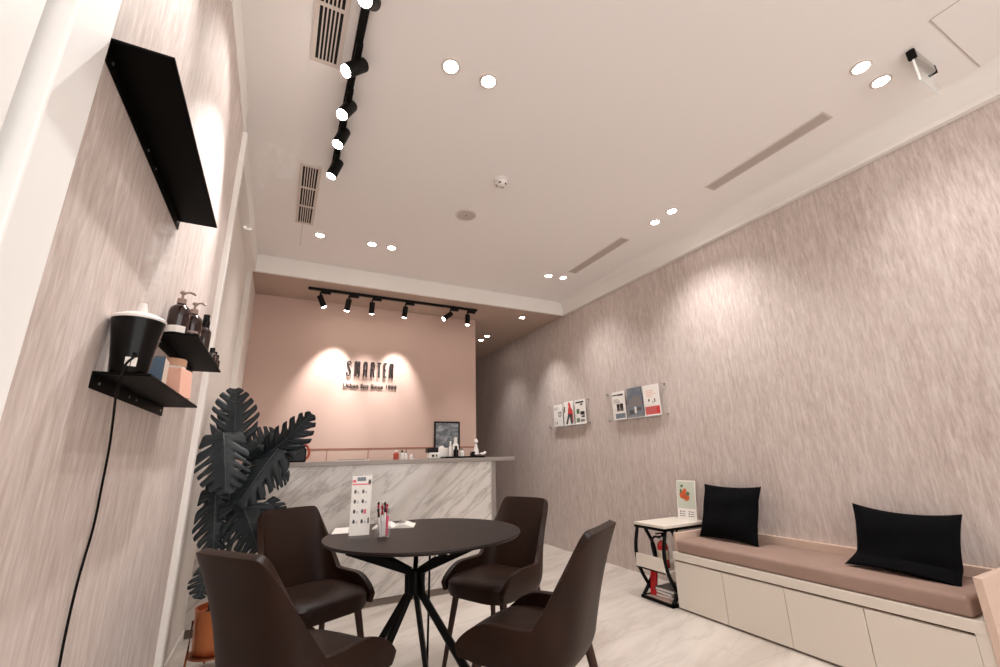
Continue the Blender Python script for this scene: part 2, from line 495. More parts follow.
def track_head(x, y, z, along, aim, label, power, size, group, body=(0.033, 0.125), pivot=0.055, shift=0.05, back=0.055):
    """a cylinder spot on its adapter; z is the underside of the rail"""
    t = thing('track_spotlight', label, 'spotlight', (x, y, z), 0, group)
    ax = (0.1, 0.03) if along == 'x' else (0.03, 0.1)
    s = Vector((shift, 0, 0)) if along == 'x' else Vector((0, -shift, 0))
    obj('adapter', MB().box((s.x - ax[0] / 2, s.y - ax[1] / 2, -0.03), (s.x + ax[0] / 2, s.y + ax[1] / 2, 0)), 'rail', t, bevel=0.003)
    obj('stem', MB().cyl((0, 0, -0.02), (0, 0, -pivot), 0.009), 'rail', t, smooth=True)
    a = Vector(aim).normalized(); r, L = body
    c = Vector((0, 0, -pivot)) - a * back
    mx = Matrix.Translation(c) @ a.to_track_quat('Z', 'Y').to_matrix().to_4x4()
    b = obj('barrel', MB().lathe([(0, -0.0), (r * 0.9, 0.0), (r, 0.004), (r, L), (r * 0.9, L), (r * 0.86, L - 0.006), (0, L - 0.006)], seg=24, mx=mx), 'rail', t, smooth=True)
    obj('lens', MB().lathe([(r * 0.86, L - 0.007), (r * 0.82, L + 0.004), (r * 0.5, L + 0.010), (0, L + 0.012)], seg=24, mx=mx), 'lens', t, smooth=True)
    lamp_spot('spot_beam', t, c + a * (L + 0.02), a, power, size, 0.8, radius=0.02)
    return t
zr = ZC - 0.024
G1 = 'spotlights on the long black track'
track_head(0.155, 1.41, zr, 'y', (-0.34, -0.55, -0.75), 'glowing spotlight cut by the top edge of the picture on the long track', 1.4 * P_TRACK_NEAR, 68, G1)
track_head(0.155, 1.76, zr, 'y', (-0.58, -0.10, -0.66), 'black track spotlight turned almost level, nearest whole one on the long track', 0.4 * P_TRACK_NEAR, 70, G1)
track_head(0.155, 2.05, zr, 'y', (-0.38, -0.26, -0.86), 'second whole black spotlight along the long track, tilted half down', 2.7 * P_TRACK_NEAR, 54, G1)
track_head(0.155, 2.28, zr, 'y', (-0.26, -0.10, -0.86), 'third whole black spotlight along the long track, pointing mostly down', 0.7 * P_TRACK_NEAR, 52, G1)
track_head(0.155, 2.59, zr, 'y', (-0.28, 0.05, -0.85), 'farthest black spotlight at the end of the long track', 0.4 * P_TRACK_NEAR, 62, G1)
zr = ZS - 0.024
G2 = 'spotlights on the track before the pink wall'
for x, aim, lab, pw in (
    (0.27, (0.42, 0.16, -0.85), 'leftmost spotlight on the pink wall track, leaning right and unlit looking', 4),
    (0.555, (-0.10, 0.42, -0.90), 'second spotlight from the left on the pink wall track, leaning left', 1.0 * P_TRACK_FAR),
    (0.80, (0.04, 0.36, -0.92), 'third spotlight from the left on the pink wall track, hanging straight', 0.35 * P_TRACK_FAR),
    (1.17, (0.0, 0.42, -0.90), 'fourth spotlight from the left on the pink wall track, alone in the middle', 0.75 * P_TRACK_FAR),
    (1.71, (-0.70, 0.08, -0.60), 'steeply tilted spotlight second from the right on the pink wall track', 0.25 * P_TRACK_FAR),
    (1.93, (0.02, 0.10, -1.0), 'rightmost spotlight on the pink wall track at the rail end', 0.15 * P_TRACK_FAR)):
    track_head(x - 0.025, 4.58, zr, 'x', aim, lab, pw, 52, G2, body=(0.029, 0.125), pivot=0.075, back=0.02)

def louvre(x0, x1, y0, y1, label, bays):
    t = thing('ceiling_vent', label, 'ceiling vent', ((x0 + x1) / 2, (y0 + y1) / 2, ZC), 0, 'dark louvred ceiling vents')
    w, h = (x1 - x0) / 2, (y1 - y0) / 2; b = 0.02
    fr = MB().box((-w - b, -h - b, -0.008), (-w, h + b, 0)).box((w, -h - b, -0.008), (w + b, h + b, 0)) \
        .box((-w, -h - b, -0.008), (w, -h, 0)).box((-w, h, -0.008), (w, h + b, 0))
    for k in range(1, bays):
        yy = -h + 2 * h * k / bays
        fr.box((-w, yy - 0.008, -0.007), (w, yy + 0.008, 0))
    obj('frame', fr, 'vent', t)
    obj('backing', MB().box((-w, -h, -0.002), (w, h, 0.0)), 'ventdark', t)
    n = 6
    for k in range(1, n):
        xx = -w + 2 * w * k / n
        obj('slat', MB().box((xx - 0.0032, -h, -0.006), (xx + 0.0032, h, -0.001)), 'vent', t)
    return t
louvre(-0.028, 0.07, 0.98, 1.86, 'dark louvred ceiling vent nearest the camera, cut by the top of the picture', 3)
louvre(-0.035, 0.06, 2.76, 3.54, 'smaller looking dark louvred ceiling vent beside the end of the long track', 3)

def linear_vent(x0, x1, y0, y1, label):
    t = thing('linear_vent', label, 'ceiling vent', ((x0 + x1) / 2, (y0 + y1) / 2, ZC), 0, 'pale linear ceiling vents')
    w, h = (x1 - x0) / 2, (y1 - y0) / 2; b = 0.012
    obj('frame', MB().box((-w - b, -h - b, -0.004), (-w, h + b, 0)).box((w, -h - b, -0.004), (w + b, h + b, 0))
        .box((-w, -h - b, -0.004), (w, -h, 0)).box((-w, h, -0.004), (w, h + b, 0)), 'vent', t)
    obj('backing', MB().box((-w, -h, -0.0015), (w, h, 0.0)), 'ventgrey', t)
    for k in range(1, 6):
        xx = -w + 2 * w * k / 6
        obj('slat', MB().box((xx - 0.003, -h, -0.004), (xx + 0.003, h, -0.001)), 'ventgrey', t)
    return t
linear_vent(2.682, 2.762, 0.985, 1.775, 'pale grey linear ceiling vent nearer the camera, close to the exit sign')
linear_vent(2.642, 2.724, 2.66, 3.475, 'pale grey linear ceiling vent farther away, toward the rear ceiling')
tag(obj('ceiling_joint', MB().box((-0.001, 3.56, ZC - 0.0015), (0.003, 4.0, ZC)), 'ventgrey'), 'thin dark seam in the ceiling beyond the farther louvred vent', 'seam')

t = thing('smoke_detector', 'small white domed smoke detector in the middle of the ceiling', 'smoke detector', (1.242, 2.351, ZC))
obj('base', MB().lathe([(0.05, 0), (0.05, -0.012), (0.042, -0.018)], seg=28), 'whiteplastic', t, smooth=True)
obj('dome', MB().lathe([(0.042, -0.016), (0.038, -0.034), (0.026, -0.046), (0, -0.05)], seg=28), 'whiteplastic', t, smooth=True)
for k in range(4):
    a = R(45 + 90 * k)
    obj('sensor_slot', MB().box((-0.008, -0.004, -0.006), (0.008, 0.004, 0.004), Matrix.Translation((0.033 * math.cos(a), 0.033 * math.sin(a), -0.036)) @ Matrix.Rotation(a + R(90), 4, 'Z')), 'blackplastic', t)
t = thing('ceiling_speaker', 'flat round pale grey speaker disc behind the smoke detector', 'speaker', (1.19, 2.886, ZC))
obj('ring', MB().lathe([(0.085, 0), (0.085, -0.006), (0.075, -0.010), (0.070, -0.006), (0.070, 0)], seg=36), 'vent', t, smooth=True)
obj('grille', MB().lathe([(0.071, -0.005), (0, -0.007)], seg=36), 'ventgrey', t, smooth=True)
obj('centre_pin', MB().lathe([(0.006, -0.006), (0.004, -0.010), (0, -0.011)], seg=12), 'blackplastic', t)

t = thing('access_panel', 'flush square access panel in the ceiling near the exit sign', 'access panel', (2.81, 0.14, ZC))
obj('panel', MB().box((-0.295, -0.295, -0.001), (0.295, 0.295, 0)), 'ceiling', t)
obj('gap_line', MB().box((-0.301, 0.296, -0.002), (0.301, 0.301, 0)).box((-0.301, -0.301, -0.002), (-0.296, 0.296, 0)).box((0.296, -0.301, -0.002), (0.301, 0.296, 0)), 'ventgrey', t)

t = thing('exit_sign', 'hanging exit sign of clear acrylic below a slim metal box on the ceiling', 'exit sign', (2.755, 0.555, ZC))
obj('housing', MB().box((-0.12, -0.016, -0.046), (0.10, 0.016, 0)), 'steel', t, bevel=0.01, seg=3)
obj('end_cap', MB().box((-0.137, -0.018, -0.058), (-0.118, 0.018, 0)), 'blackplastic', t, bevel=0.008, seg=3)
obj('end_cap', MB().box((0.098, -0.018, -0.050), (0.106, 0.018, 0)), 'blackplastic', t, bevel=0.003)
obj('panel', MB().box((-0.125, -0.004, -0.180), (0.08, 0.004, -0.04)), 'exitglass', t)
obj('panel_edge', MB().box((-0.1285, -0.0045, -0.180), (-0.125, 0.0045, -0.04)).box((-0.1285, -0.0045, -0.1835), (0.08, 0.0045, -0.180)), 'acrylicedge', t)  # pale strips stand in for light caught along the clear panel's edges

# ---------------------------------------------------------------- left wall shelves and what stands on them
def shelf(y0, y1, z, label, holes, depth=0.10):
    t = thing('wall_shelf', label, 'shelf', (XL, (y0 + y1) / 2, z), 0, 'black metal wall shelves')
    h = (y1 - y0) / 2
    obj('shelf_plate', MB().box((0, -h, -0.006), (depth, h, 0)), 'shelf', t, bevel=0.0015)
    obj('back_plate', MB().box((0, -h, -0.034), (0.004, h, -0.006)), 'shelf', t, bevel=0.001)
    for f in holes:
        obj('screw', MB().cyl((0.003, -h + 2 * h * f, -0.020), (0.0058, -h + 2 * h * f, -0.020), 0.0032, seg=12), 'steel', t)
    return t
shelf(0.814, 1.480, 1.818, 'empty black wall shelf high on the left wall, topmost of the three', (0.06, 0.44, 0.55, 0.96))
shelf(1.10, 1.715, 1.279, 'lowest black wall shelf, under the humidifier', (0.06, 0.4, 0.5, 0.94), 0.093)
shelf(1.475, 2.085, 1.463, 'middle black wall shelf, under the pump bottles', (0.08, 0.5, 0.92))

# humidifier
t = thing('humidifier', 'black tapered humidifier with white lid on the lowest wall shelf', 'humidifier', (-0.291, 1.128, 1.2795))
obj('body', MB().lathe([(0, 0), (0.030, 0), (0.0325, 0.004), (0.0355, 0.035), (0.0405, 0.075), (0.0455, 0.108), (0.0465, 0.113), (0.043, 0.115), (0, 0.115)], seg=40), 'blackplastic', t, smooth=True)
obj('lid', MB().lathe([(0.046, 0.114), (0.0475, 0.118), (0.043, 0.123), (0.030, 0.129), (0.014, 0.133), (0, 0.134)], seg=40), 'whiteplastic', t, smooth=True)
obj('nozzle', MB().lathe([(0.0115, 0.133), (0.0095, 0.146), (0.0075, 0.155), (0.0045, 0.156), (0.0045, 0.150), (0, 0.150)], seg=20), 'whiteplastic', t, smooth=True)
va = math.atan2(-1.128, 0.291)                                    # side that faces the room front
def on_body(ang, z, out=0.0008):
    r = 0.0328 + (z - 0.004) * 0.112 + out
    return Vector((r * math.cos(ang), r * math.sin(ang), z))
stk = MB()
for a0 in (-0.27, 0.02):
    q = [on_body(va + a0 + da, z) for da, z in ((0, 0.012), (0.25, 0.012), (0.25, 0.030), (0, 0.030))]
    stk.prism(q, Vector((math.cos(va), math.sin(va), 0)) * 0.0006)
obj('rating_label', stk, 'paperwhite', t)
w = lambda p: Vector(p) - Vector((-0.291, 1.128, 1.2795))
p0 = on_body(va + 0.05, 0.038, 0.0)
cord = [p0, p0 + Vector((0.006, -0.009, -0.006)), w((-0.286, 1.082, 1.292)), w((-0.287, 1.076, 1.266)), w((-0.298, 1.11, 1.235)), w((-0.318, 1.20, 1.19)),
        w((-0.333, 1.272, 1.13)), w((-0.335, 1.285, 1.05)), w((-0.335, 1.287, 0.97)), w((-0.335, 1.262, 0.86)), w((-0.335, 1.264, 0.73)), w((-0.335, 1.30, 0.56)), w((-0.335, 1.24, 0.40))]
def smooth_path(pts, n=8):
    pts = [Vector(p) for p in pts]; out = []
    for i in range(len(pts) - 1):
        a = pts[max(i - 1, 0)]; b = pts[i]; c = pts[i + 1]; d = pts[min(i + 2, len(pts) - 1)]
        for k in range(n):
            u = k / n
            out.append(0.5 * ((2 * b) + (c - a) * u + (2 * a - 5 * b + 4 * c - d) * u * u + (3 * b - a - 3 * c + d) * u ** 3))
    out.append(pts[-1]); return out
obj('power_cord', MB().tube(smooth_path(cord), 0.0024, 8), 'blackplastic', t, smooth=True)

# mist from the humidifier
def mist(name, pts, rads, m, label):
    o = obj(name, MB().tube(smooth_path(pts, 5), [rads[min(int(i / 5), len(rads) - 1)] + (rads[min(int(i / 5) + 1, len(rads) - 1)] - rads[min(int(i / 5), len(rads) - 1)]) * ((i % 5) / 5) for i in range((len(pts) - 1) * 5 + 1)], 14), m)
    return tag(o, label, 'steam', None, 'stuff')
mist('steam_plume', [(-0.291, 1.130, 1.437), (-0.295, 1.16, 1.475), (-0.298, 1.19, 1.52), (-0.297, 1.20, 1.57), (-0.292, 1.20, 1.62), (-0.284, 1.20, 1.66)], [0.005, 0.016, 0.026, 0.034, 0.036, 0.03],
     steam_mat('steam', 11.0, 30.0, 0.47, 0.72), 'faint white steam rising from the humidifier nozzle')
mist('steam_wisp', [(-0.235, 2.2, 2.19), (-0.230, 2.2, 2.32), (-0.222, 2.2, 2.46), (-0.215, 2.2, 2.58), (-0.165, 2.2, 2.655), (-0.115, 2.2, 2.54), (-0.085, 2.2, 2.63), (-0.06, 2.2, 2.77)], [0.02, 0.035, 0.04, 0.05, 0.05, 0.045, 0.035, 0.02],
     steam_mat('steam_thin', 4.5, 15.0, 0.44, 0.74), 'thin drifting steam wisp below the ceiling, left of the louvred vent')

# bottles on the middle shelf
def pump_bottle(x, y, z, k, label, yaw, strip):
    t = thing('pump_bottle', label, 'bottle', (x, y, z), yaw, 'amber bottles on the middle shelf')
    obj('body', MB().lathe([(0, 0), (0.030 * k, 0), (0.033 * k, 0.004), (0.033 * k, 0.088 * k), (0.030 * k, 0.102 * k), (0.018 * k, 0.114 * k), (0.0125 * k, 0.118 * k), (0.0125 * k, 0.126 * k), (0, 0.126 * k)], seg=28), 'amber', t, smooth=True)
    obj('collar', MB().lathe([(0.0145 * k, 0.120 * k), (0.0145 * k, 0.138 * k), (0.008 * k, 0.140 * k), (0.004 * k, 0.141 * k)], seg=20), 'pump', t, smooth=True)
    obj('pump_head', MB().lathe([(0.0042 * k, 0.138 * k), (0.0042 * k, 0.160 * k)], seg=10).lathe([(0.009 * k, 0.158 * k), (0.011 * k, 0.163 * k), (0.008 * k, 0.169 * k)], seg=14)
        .tube([(0, 0, 0.164 * k), (0.022 * k, 0, 0.165 * k), (0.036 * k, 0, 0.161 * k), (0.039 * k, 0, 0.156 * k)], 0.0042 * k, 8), 'pump', t, smooth=True)
    lab = MB()
    n = 8
    z0, z1, h0, h1, mname = strip
    for i in range(n):
        a0 = R(-62 + 124 * i / n) - R(95) - yaw; a1 = R(-62 + 124 * (i + 1) / n) - R(95) - yaw
        r = 0.0334 * k
        v = [lab.bm.verts.new((r * math.cos(a), r * math.sin(a), zz * k)) for a, zz in ((a0, z0), (a1, z0), (a1, z1), (a0, z1))]
        lab.bm.faces.new(v)
    obj('label_band', lab, mname, t)
    return t
pump_bottle(-0.303, 1.525, 1.4635, 0.84, 'nearest brown pump bottle with white label band on the middle shelf', R(-12), (0.008, 0.032, 0, 0, 'paperwhite'))
pump_bottle(-0.282, 1.605, 1.4635, 0.80, 'second brown pump bottle on the middle shelf, close behind the first', R(-25), (0.036, 0.044, 0, 0, 'pump'))
t = thing('spray_bottle', 'slim amber spray bottle with dark cap behind the pump bottles', 'bottle', (-0.266, 1.735, 1.4635), 0, 'amber bottles on the middle shelf')
obj('body', MB().lathe([(0, 0), (0.019, 0), (0.021, 0.003), (0.021, 0.072), (0.013, 0.086), (0.010, 0.09), (0, 0.09)], seg=24), 'amber', t, smooth=True)
obj('cap', MB().lathe([(0.0125, 0.088), (0.0125, 0.108), (0.010, 0.118), (0.010, 0.134), (0, 0.135)], seg=20), 'blackplastic', t, smooth=True)
for k, (yy, xx) in enumerate(((1.90, -0.256), (1.965, -0.256), (2.03, -0.256))):
    o = thing('dark_vial', ('nearest', 'middle', 'farthest')[k] + ' of three little dark vials at the far end of the middle shelf', 'vial', (xx, yy, 1.4635), 0, 'dark vials at the shelf end')
    obj('body', MB().lathe([(0, 0), (0.013, 0), (0.014, 0.002), (0.014, 0.030), (0.008, 0.036), (0, 0.036)], seg=18), 'amber', o, smooth=True)
    obj('cap', MB().lathe([(0.009, 0.035), (0.009, 0.054), (0, 0.055)], seg=14), 'blackplastic', o, smooth=True)

# goods on the lowest shelf
t = thing('product_box', 'upright beige carton with teal side standing beside the humidifier', 'box', (-0.285, 1.335, 1.2795), R(4), 'goods on the lowest shelf')
obj('carton', MB().box((-0.020, -0.012, 0), (0.010, 0.066, 0.080)), 'beige', t, bevel=0.0015)
obj('side_panel', MB().box((-0.0205, -0.0135, 0), (0.0105, -0.012, 0.080)), 'darkblue', t, label='teal printed side of the carton')
t = thing('cream_jar', 'white jar with wooden lid behind the cartons on the lowest shelf', 'jar', (-0.305, 1.585, 1.2795), 0, 'goods on the lowest shelf')
obj('jar_body', MB().lathe([(0, 0), (0.029, 0), (0.031, 0.003), (0.031, 0.098), (0.028, 0.104), (0, 0.104)], seg=28), 'whiteplastic', t, smooth=True)
obj('jar_lid', MB().lathe([(0.0315, 0.102), (0.0315, 0.122), (0.029, 0.125), (0, 0.125)], seg=28), 'woodlid', t, smooth=True)
t = thing('gift_box', 'peach coloured slanted carton at the far end of the lowest shelf', 'box', (-0.268, 1.535, 1.2795), R(-12), 'goods on the lowest shelf')
obj('carton', MB().prism([(-0.024, -0.07, 0), (0.026, -0.07, 0), (0.020, -0.07, 0.08), (-0.018, -0.07, 0.08)], (0, 0.075, 0)), 'peach', t, bevel=0.0015)
obj('flap', MB().prism([(-0.020, -0.072, 0.08), (0.022, -0.072, 0.08), (0.002, -0.072, 0.062)], (0, 0.002, 0)), 'peach', t)

# ---------------------------------------------------------------- sign on the pink wall
t = thing('wall_sign', 'black raised lettering sign lit on the pink wall', 'sign', (0.87, YB, 2.06))
ltr = 'SMARTEN'
xs = (-0.265, -0.178, -0.083, -0.003, 0.072, 0.145, 0.212)
def stencil(ch):
    """tall condensed strokes, unit cell 0.05 wide and 0.175 high"""
    W, H, s = 0.05, 0.175, 0.019
    m = MB()
    def st(x0, z0, x1, z1): m.box((x0, -0.03, z0), (x1, -0.012, z1))
    if ch == 'S':
        pts = [(0.044, 0, 0.140), (0.040, 0, 0.160), (0.025, 0, 0.168), (0.010, 0, 0.155), (0.010, 0, 0.130), (0.020, 0, 0.105), (0.034, 0, 0.080), (0.042, 0, 0.050), (0.038, 0, 0.020), (0.024, 0, 0.007), (0.010, 0, 0.016), (0.006, 0, 0.038)]
        m.tube([(x, -0.021, z) for x, _, z in smooth_path(pts, 3)] if False else [(p.x, -0.021, p.z) for p in smooth_path(pts, 3)], 0.0092, 8)
    elif ch == 'M':
        st(0, 0, 0.017, 0.168); st(0.024, 0.03, 0.037, 0.168); st(0.044, 0, 0.061, 0.168); st(0.004, 0.158, 0.057, 0.175)
    elif ch == 'A':
        st(0, 0, s, 0.160); st(0.028, 0, 0.028 + s, 0.160); st(0.005, 0.155, 0.042, 0.175); st(s, 0.06, 0.028, 0.08)
    elif ch == 'R':
        st(0, 0, s, H); st(s, 0.155, 0.040, H); st(0.030, 0.098, 0.047, 0.160); st(s, 0.082, 0.040, 0.098); m.prism([(0.022, -0.03, 0.088), (0.036, -0.03, 0.088), (0.050, -0.03, 0), (0.034, -0.03, 0)], (0, 0.018, 0))
    elif ch == 'T':
        st(0.013, 0, 0.013 + s, 0.156); st(0, 0.156, 0.045, H)
    elif ch == 'E':
        st(0, 0, s, H); st(s, 0.157, 0.036, H); st(s, 0.08, 0.032, 0.098); st(s, 0, 0.036, 0.018)
    elif ch == 'N':
        st(0, 0, 0.017, 0.16); st(0.030, 0, 0.048, 0.168); st(0.004, 0.156, 0.044, H)
        m.prism([(0.004, -0.03, 0.16), (0.017, -0.03, 0.16), (0.044, -0.03, 0.01), (0.030, -0.03, 0.01)], (0, 0.018, 0))
    return m
for c, x in zip(ltr, xs):
    lo = obj('letter', stencil(c), 'sign', t, bevel=0.003)
    lo.location = (x, 0, -0.068)
    obj('standoff', MB().cyl((0.012, -0.013, 0.05), (0.012, 0, 0.05), 0.004, seg=8).cyl((0.012, -0.013, 0.12), (0.012, 0, 0.12), 0.004, seg=8), 'steel', lo)
glyphs('Urban Spa Since 1990', 0.064, 'sign', t, 'tagline', (-0.292, -0.012, -0.192), (R(90), 0, 0), extrude=0.006, bold=0.0006, sx=1.06)

# ---------------------------------------------------------------- reception counter
CY = 3.79
t = thing('reception_counter', 'long reception counter faced in white veined marble before the pink wall', 'counter', (0.72, CY, 0))
lx = XF - 0.72
obj('front_panel', MB().box((lx, 0, 0.055), (1.085, 0.04, 1.048)), 'marble', t)
obj('countertop', MB().box((lx, -0.025, 1.05), (1.33, 0.62, 1.083)), 'greymetal', t, bevel=0.003)
obj('end_panel', MB().box((1.104, 0.02, 0.0), (1.146, 0.60, 1.05)), 'greymetal', t, bevel=0.002)
obj('kick_board', MB().box((lx, 0.02, 0), (1.085, 0.05, 0.055)), 'plinth', t)
obj('corner_strip', MB().box((1.085, -0.002, 0), (1.094, 0.04, 1.05)), 'steel', t)
ZT = 1.0835
# things along the counter
o = thing('handbag', 'small black bag with orange handle at the left of the counter', 'bag', (0.175, 4.02, ZT))
obj('bag_body', MB().prism([(-0.09, -0.03, 0), (0.05, -0.03, 0), (0.046, -0.03, 0.10), (0.01, -0.03, 0.15), (-0.075, -0.03, 0.14)], (0, 0.07, 0)), 'blackplastic', o, bevel=0.012, seg=3)
obj('handle', MB().tube(smooth_path([(0.045, 0, 0.02), (0.066, 0, 0.05), (0.068, 0, 0.09), (0.05, 0, 0.125), (0.02, 0, 0.146)], 5), 0.010, 10), 'orange', o, smooth=True)
o = thing('leaflet_stack', 'low stack of papers lying on the counter', 'papers', (0.585, 4.0, ZT), R(3))
obj('bottom_sheet', MB().box((-0.135, -0.1, 0), (0.13, 0.1, 0.006)), 'paperwhite', o)
obj('top_sheet', MB().box((-0.10, -0.09, 0.006), (0.09, 0.1, 0.012)), 'inkgrey', o)
def small_bottle(x, y, r, h, m, label, cap='whiteplastic', name='small_bottle', group='bits on the counter'):
    o = thing(name, label, 'bottle', (x, y, ZT), 0, group)
    obj('body', MB().lathe([(0, 0), (r, 0), (r, h * 0.62), (r * 0.45, h * 0.74), (r * 0.45, h * 0.78), (0, h * 0.78)], seg=16), m, o, smooth=True)
    obj('cap', MB().lathe([(r * 0.55, h * 0.76), (r * 0.5, h), (0, h)], seg=14), cap, o, smooth=True)
    return o
small_bottle(0.965, 4.0, 0.024, 0.085, 'orange', 'little orange red pot on the counter with white cap')
small_bottle(1.018, 4.0, 0.017, 0.080, 'whiteplastic', 'little white bottle with black cap next to the orange pot', 'blackplastic')
small_bottle(1.058, 4.02, 0.017, 0.074, 'whiteplastic', 'little white bottle between two others, with grey cap on the counter', 'inkgrey')
small_bottle(1.105, 4.0, 0.017, 0.046, 'whiteplastic', 'shortest little white bottle, right end of the row by the orange pot')
o = thing('card_terminal', 'boxy white card machine with black top on the counter', 'card machine', (1.305, 4.0, ZT))
obj('case', MB().box((-0.045, -0.05, 0), (0.055, 0.05, 0.055)), 'whiteplastic', o, bevel=0.006)
obj('screen', MB().box((-0.056, -0.045, 0.055), (0.045, 0.045, 0.098)), 'blackplastic', o, bevel=0.006)
obj('slot', MB().box((-0.022, -0.052, 0.016), (0.002, -0.049, 0.036)).box((0.018, -0.052, 0.016), (0.030, -0.049, 0.036)), 'blackplastic', o)
o = thing('tissue_box', 'low white tissue box beside the card machine', 'box', (1.415, 4.06, ZT))
obj('carton', MB().box((-0.055, -0.05, 0), (0.055, 0.05, 0.095)), 'whiteplastic', o, bevel=0.004)
obj('tissue', MB().prism([(-0.03, 0, 0.095), (0.03, 0, 0.095), (0.012, 0, 0.118), (-0.016, 0, 0.112)], (0, 0.01, 0)), 'paperwhite', o)
o = thing('serving_tray', 'thin black tray under the white bottles on the counter', 'tray', (1.60, 3.98, ZT))
obj('tray_base', MB().box((-0.21, -0.10, 0), (0.19, 0.10, 0.006)), 'blackplastic', o)
obj('tray_rim', MB().box((-0.21, -0.10, 0.006), (0.19, -0.092, 0.016)).box((-0.21, 0.092, 0.006), (0.19, 0.10, 0.016)).box((-0.21, -0.092, 0.006), (-0.202, 0.092, 0.016)).box((0.182, -0.092, 0.006), (0.19, 0.092, 0.016)), 'blackplastic', o)
ZTT = 0.0062
def tray_bottle(x, y, r, h, m, cap, label):
    o = small_bottle(x, y, r, h, m, label, cap, 'tray_bottle', 'bottles on the black tray'); o.location.z += ZTT; return o
tray_bottle(1.468, 3.96, 0.015, 0.150, 'whiteplastic', 'whiteplastic', 'slender white bottle on the tray left of the black one')
tray_bottle(1.512, 3.93, 0.024, 0.105, 'blackplastic', 'blackplastic', 'short black bottle at the front of the tray')
tray_bottle(1.535, 4.0, 0.030, 0.185, 'whiteplastic', 'whiteplastic', 'tallest white bottle on the tray, behind the black one')
tray_bottle(1.60, 4.0, 0.022, 0.085, 'whiteplastic', 'inkgrey', 'low white bottle on the tray right of the tallest one')
o = thing('figurine', 'small white seated figurine with black base at the right end of the tray', 'figurine', (1.735, 3.97, ZT + ZTT))
obj('body', MB().lathe([(0, 0.02), (0.03, 0.022), (0.026, 0.06), (0.015, 0.10), (0.013, 0.12), (0, 0.121)], seg=18).lathe([(0, 0.118), (0.02, 0.135), (0.021, 0.155), (0.012, 0.17), (0, 0.172)], seg=18), 'whiteplastic', o, smooth=True)
obj('outstretched_leg', MB().tube([(0.0, 0, 0.03), (0.05, -0.01, 0.026), (0.085, -0.01, 0.03), (0.098, -0.01, 0.045)], 0.013, 10), 'whiteplastic', o, smooth=True)
obj('wheel', MB().cyl((-0.03, -0.02, 0.026), (-0.03, 0.02, 0.026), 0.026, seg=20), 'blackplastic', o, smooth=True)
# framed picture on the pink wall
o = thing('picture_frame', 'black framed grey landscape photo against the pink wall', 'picture', (1.805, YB - 0.001, 1.34))
w_, h_ = 0.16, 0.165
obj('frame', MB().box((-w_, -0.02, -h_), (-w_ + 0.016, 0, h_)).box((w_ - 0.016, -0.02, -h_), (w_, 0, h_)).box((-w_, -0.02, h_ - 0.016), (w_, 0, h_)).box((-w_, -0.02, -h_), (w_, 0, -h_ + 0.016)), 'black', o)
def photo_mat():
    m = mat('grey_landscape', srgb(120, 124, 128), 0.35); tt = NT(m)
    n = tt.noise(tt.coords((9, 9, 22)), 1.0, 6.0, 0.7, 0.6)
    tt.link(tt.ramp(n, [(0.3, srgb(52, 56, 62)), (0.5, srgb(112, 118, 124)), (0.66, srgb(178, 180, 182))]), tt.b.inputs['Base Color'])
    return m
obj('print', MB().box((-w_ + 0.016, -0.012, -h_ + 0.016), (w_ - 0.016, -0.002, h_ - 0.016)), photo_mat(), o)

# ---------------------------------------------------------------- brochure racks on the right wall
def rack(y0, y1, z0, z1, label):
    t = thing('brochure_rack', label, 'brochure rack', (XR, (y0 + y1) / 2, (z0 + z1) / 2), 0, 'clear brochure racks on the right wall')
    h = (y1 - y0) / 2; v = (z1 - z0) / 2
    obj('back_sheet', MB().box((-0.020, -h - 0.015, -v - 0.015), (-0.017, h + 0.015, v + 0.015)), 'acrylic', t)
    obj('front_lip', MB().box((-0.048, -h + 0.09, -v - 0.002), (-0.045, h - 0.09, -v + 0.11)), 'acrylic', t)
    obj('bottom_ledge', MB().box((-0.048, -h + 0.09, -v - 0.005), (-0.020, h - 0.09, -v - 0.001)), 'acrylicedge', t)
    for sy in (-1, 1):
        for sz in (-1, 1):
            obj('standoff', MB().cyl((0, sy * h, sz * v), (-0.022, sy * h, sz * v), 0.008, seg=14).cyl((-0.022, sy * h, sz * v), (-0.027, sy * h, sz * v), 0.011, seg=14), 'steel', t, smooth=True)
    return t
rack(3.99, 4.81, 1.432, 1.70, 'clear acrylic brochure rack farther along the right wall')
rack(2.86, 3.655, 1.428, 1.705, 'clear acrylic brochure rack nearer the camera on the right wall')

def brochure(yc, w, z0, z1, label, base, marks):
    """sheet facing -X; marks are (y0,y1,z0,z1,material) in 0..1 from the viewer's left and from the bottom"""
    t = thing('brochure', label, 'brochure', (XR - 0.027, yc, z0), 0, 'brochures in the wall racks')
    H = z1 - z0
    obj('cover', MB().box((-0.006, -w / 2, 0), (0.0, w / 2, H)), base, t)
    groups = {}
    for y0, y1, a, b, mm in marks:
        groups.setdefault(mm, []).append((y0, y1, a, b))
    for mm, rs in groups.items():
        mb = MB()
        for y0, y1, a, b in rs:
            mb.box((-0.0068, w / 2 - y1 * w, a * H), (-0.006, w / 2 - y0 * w, b * H))
        obj('print', mb, mm, t)
    return t
rnd = random.Random(3)
lines = lambda n, y0, y1, z0, z1, m: [(y0, y0 + (y1 - y0) * rnd.uniform(0.6, 1), z0 + (z1 - z0) * k / n, z0 + (z1 - z0) * (k + 0.35) / n, m) for k in range(n)]
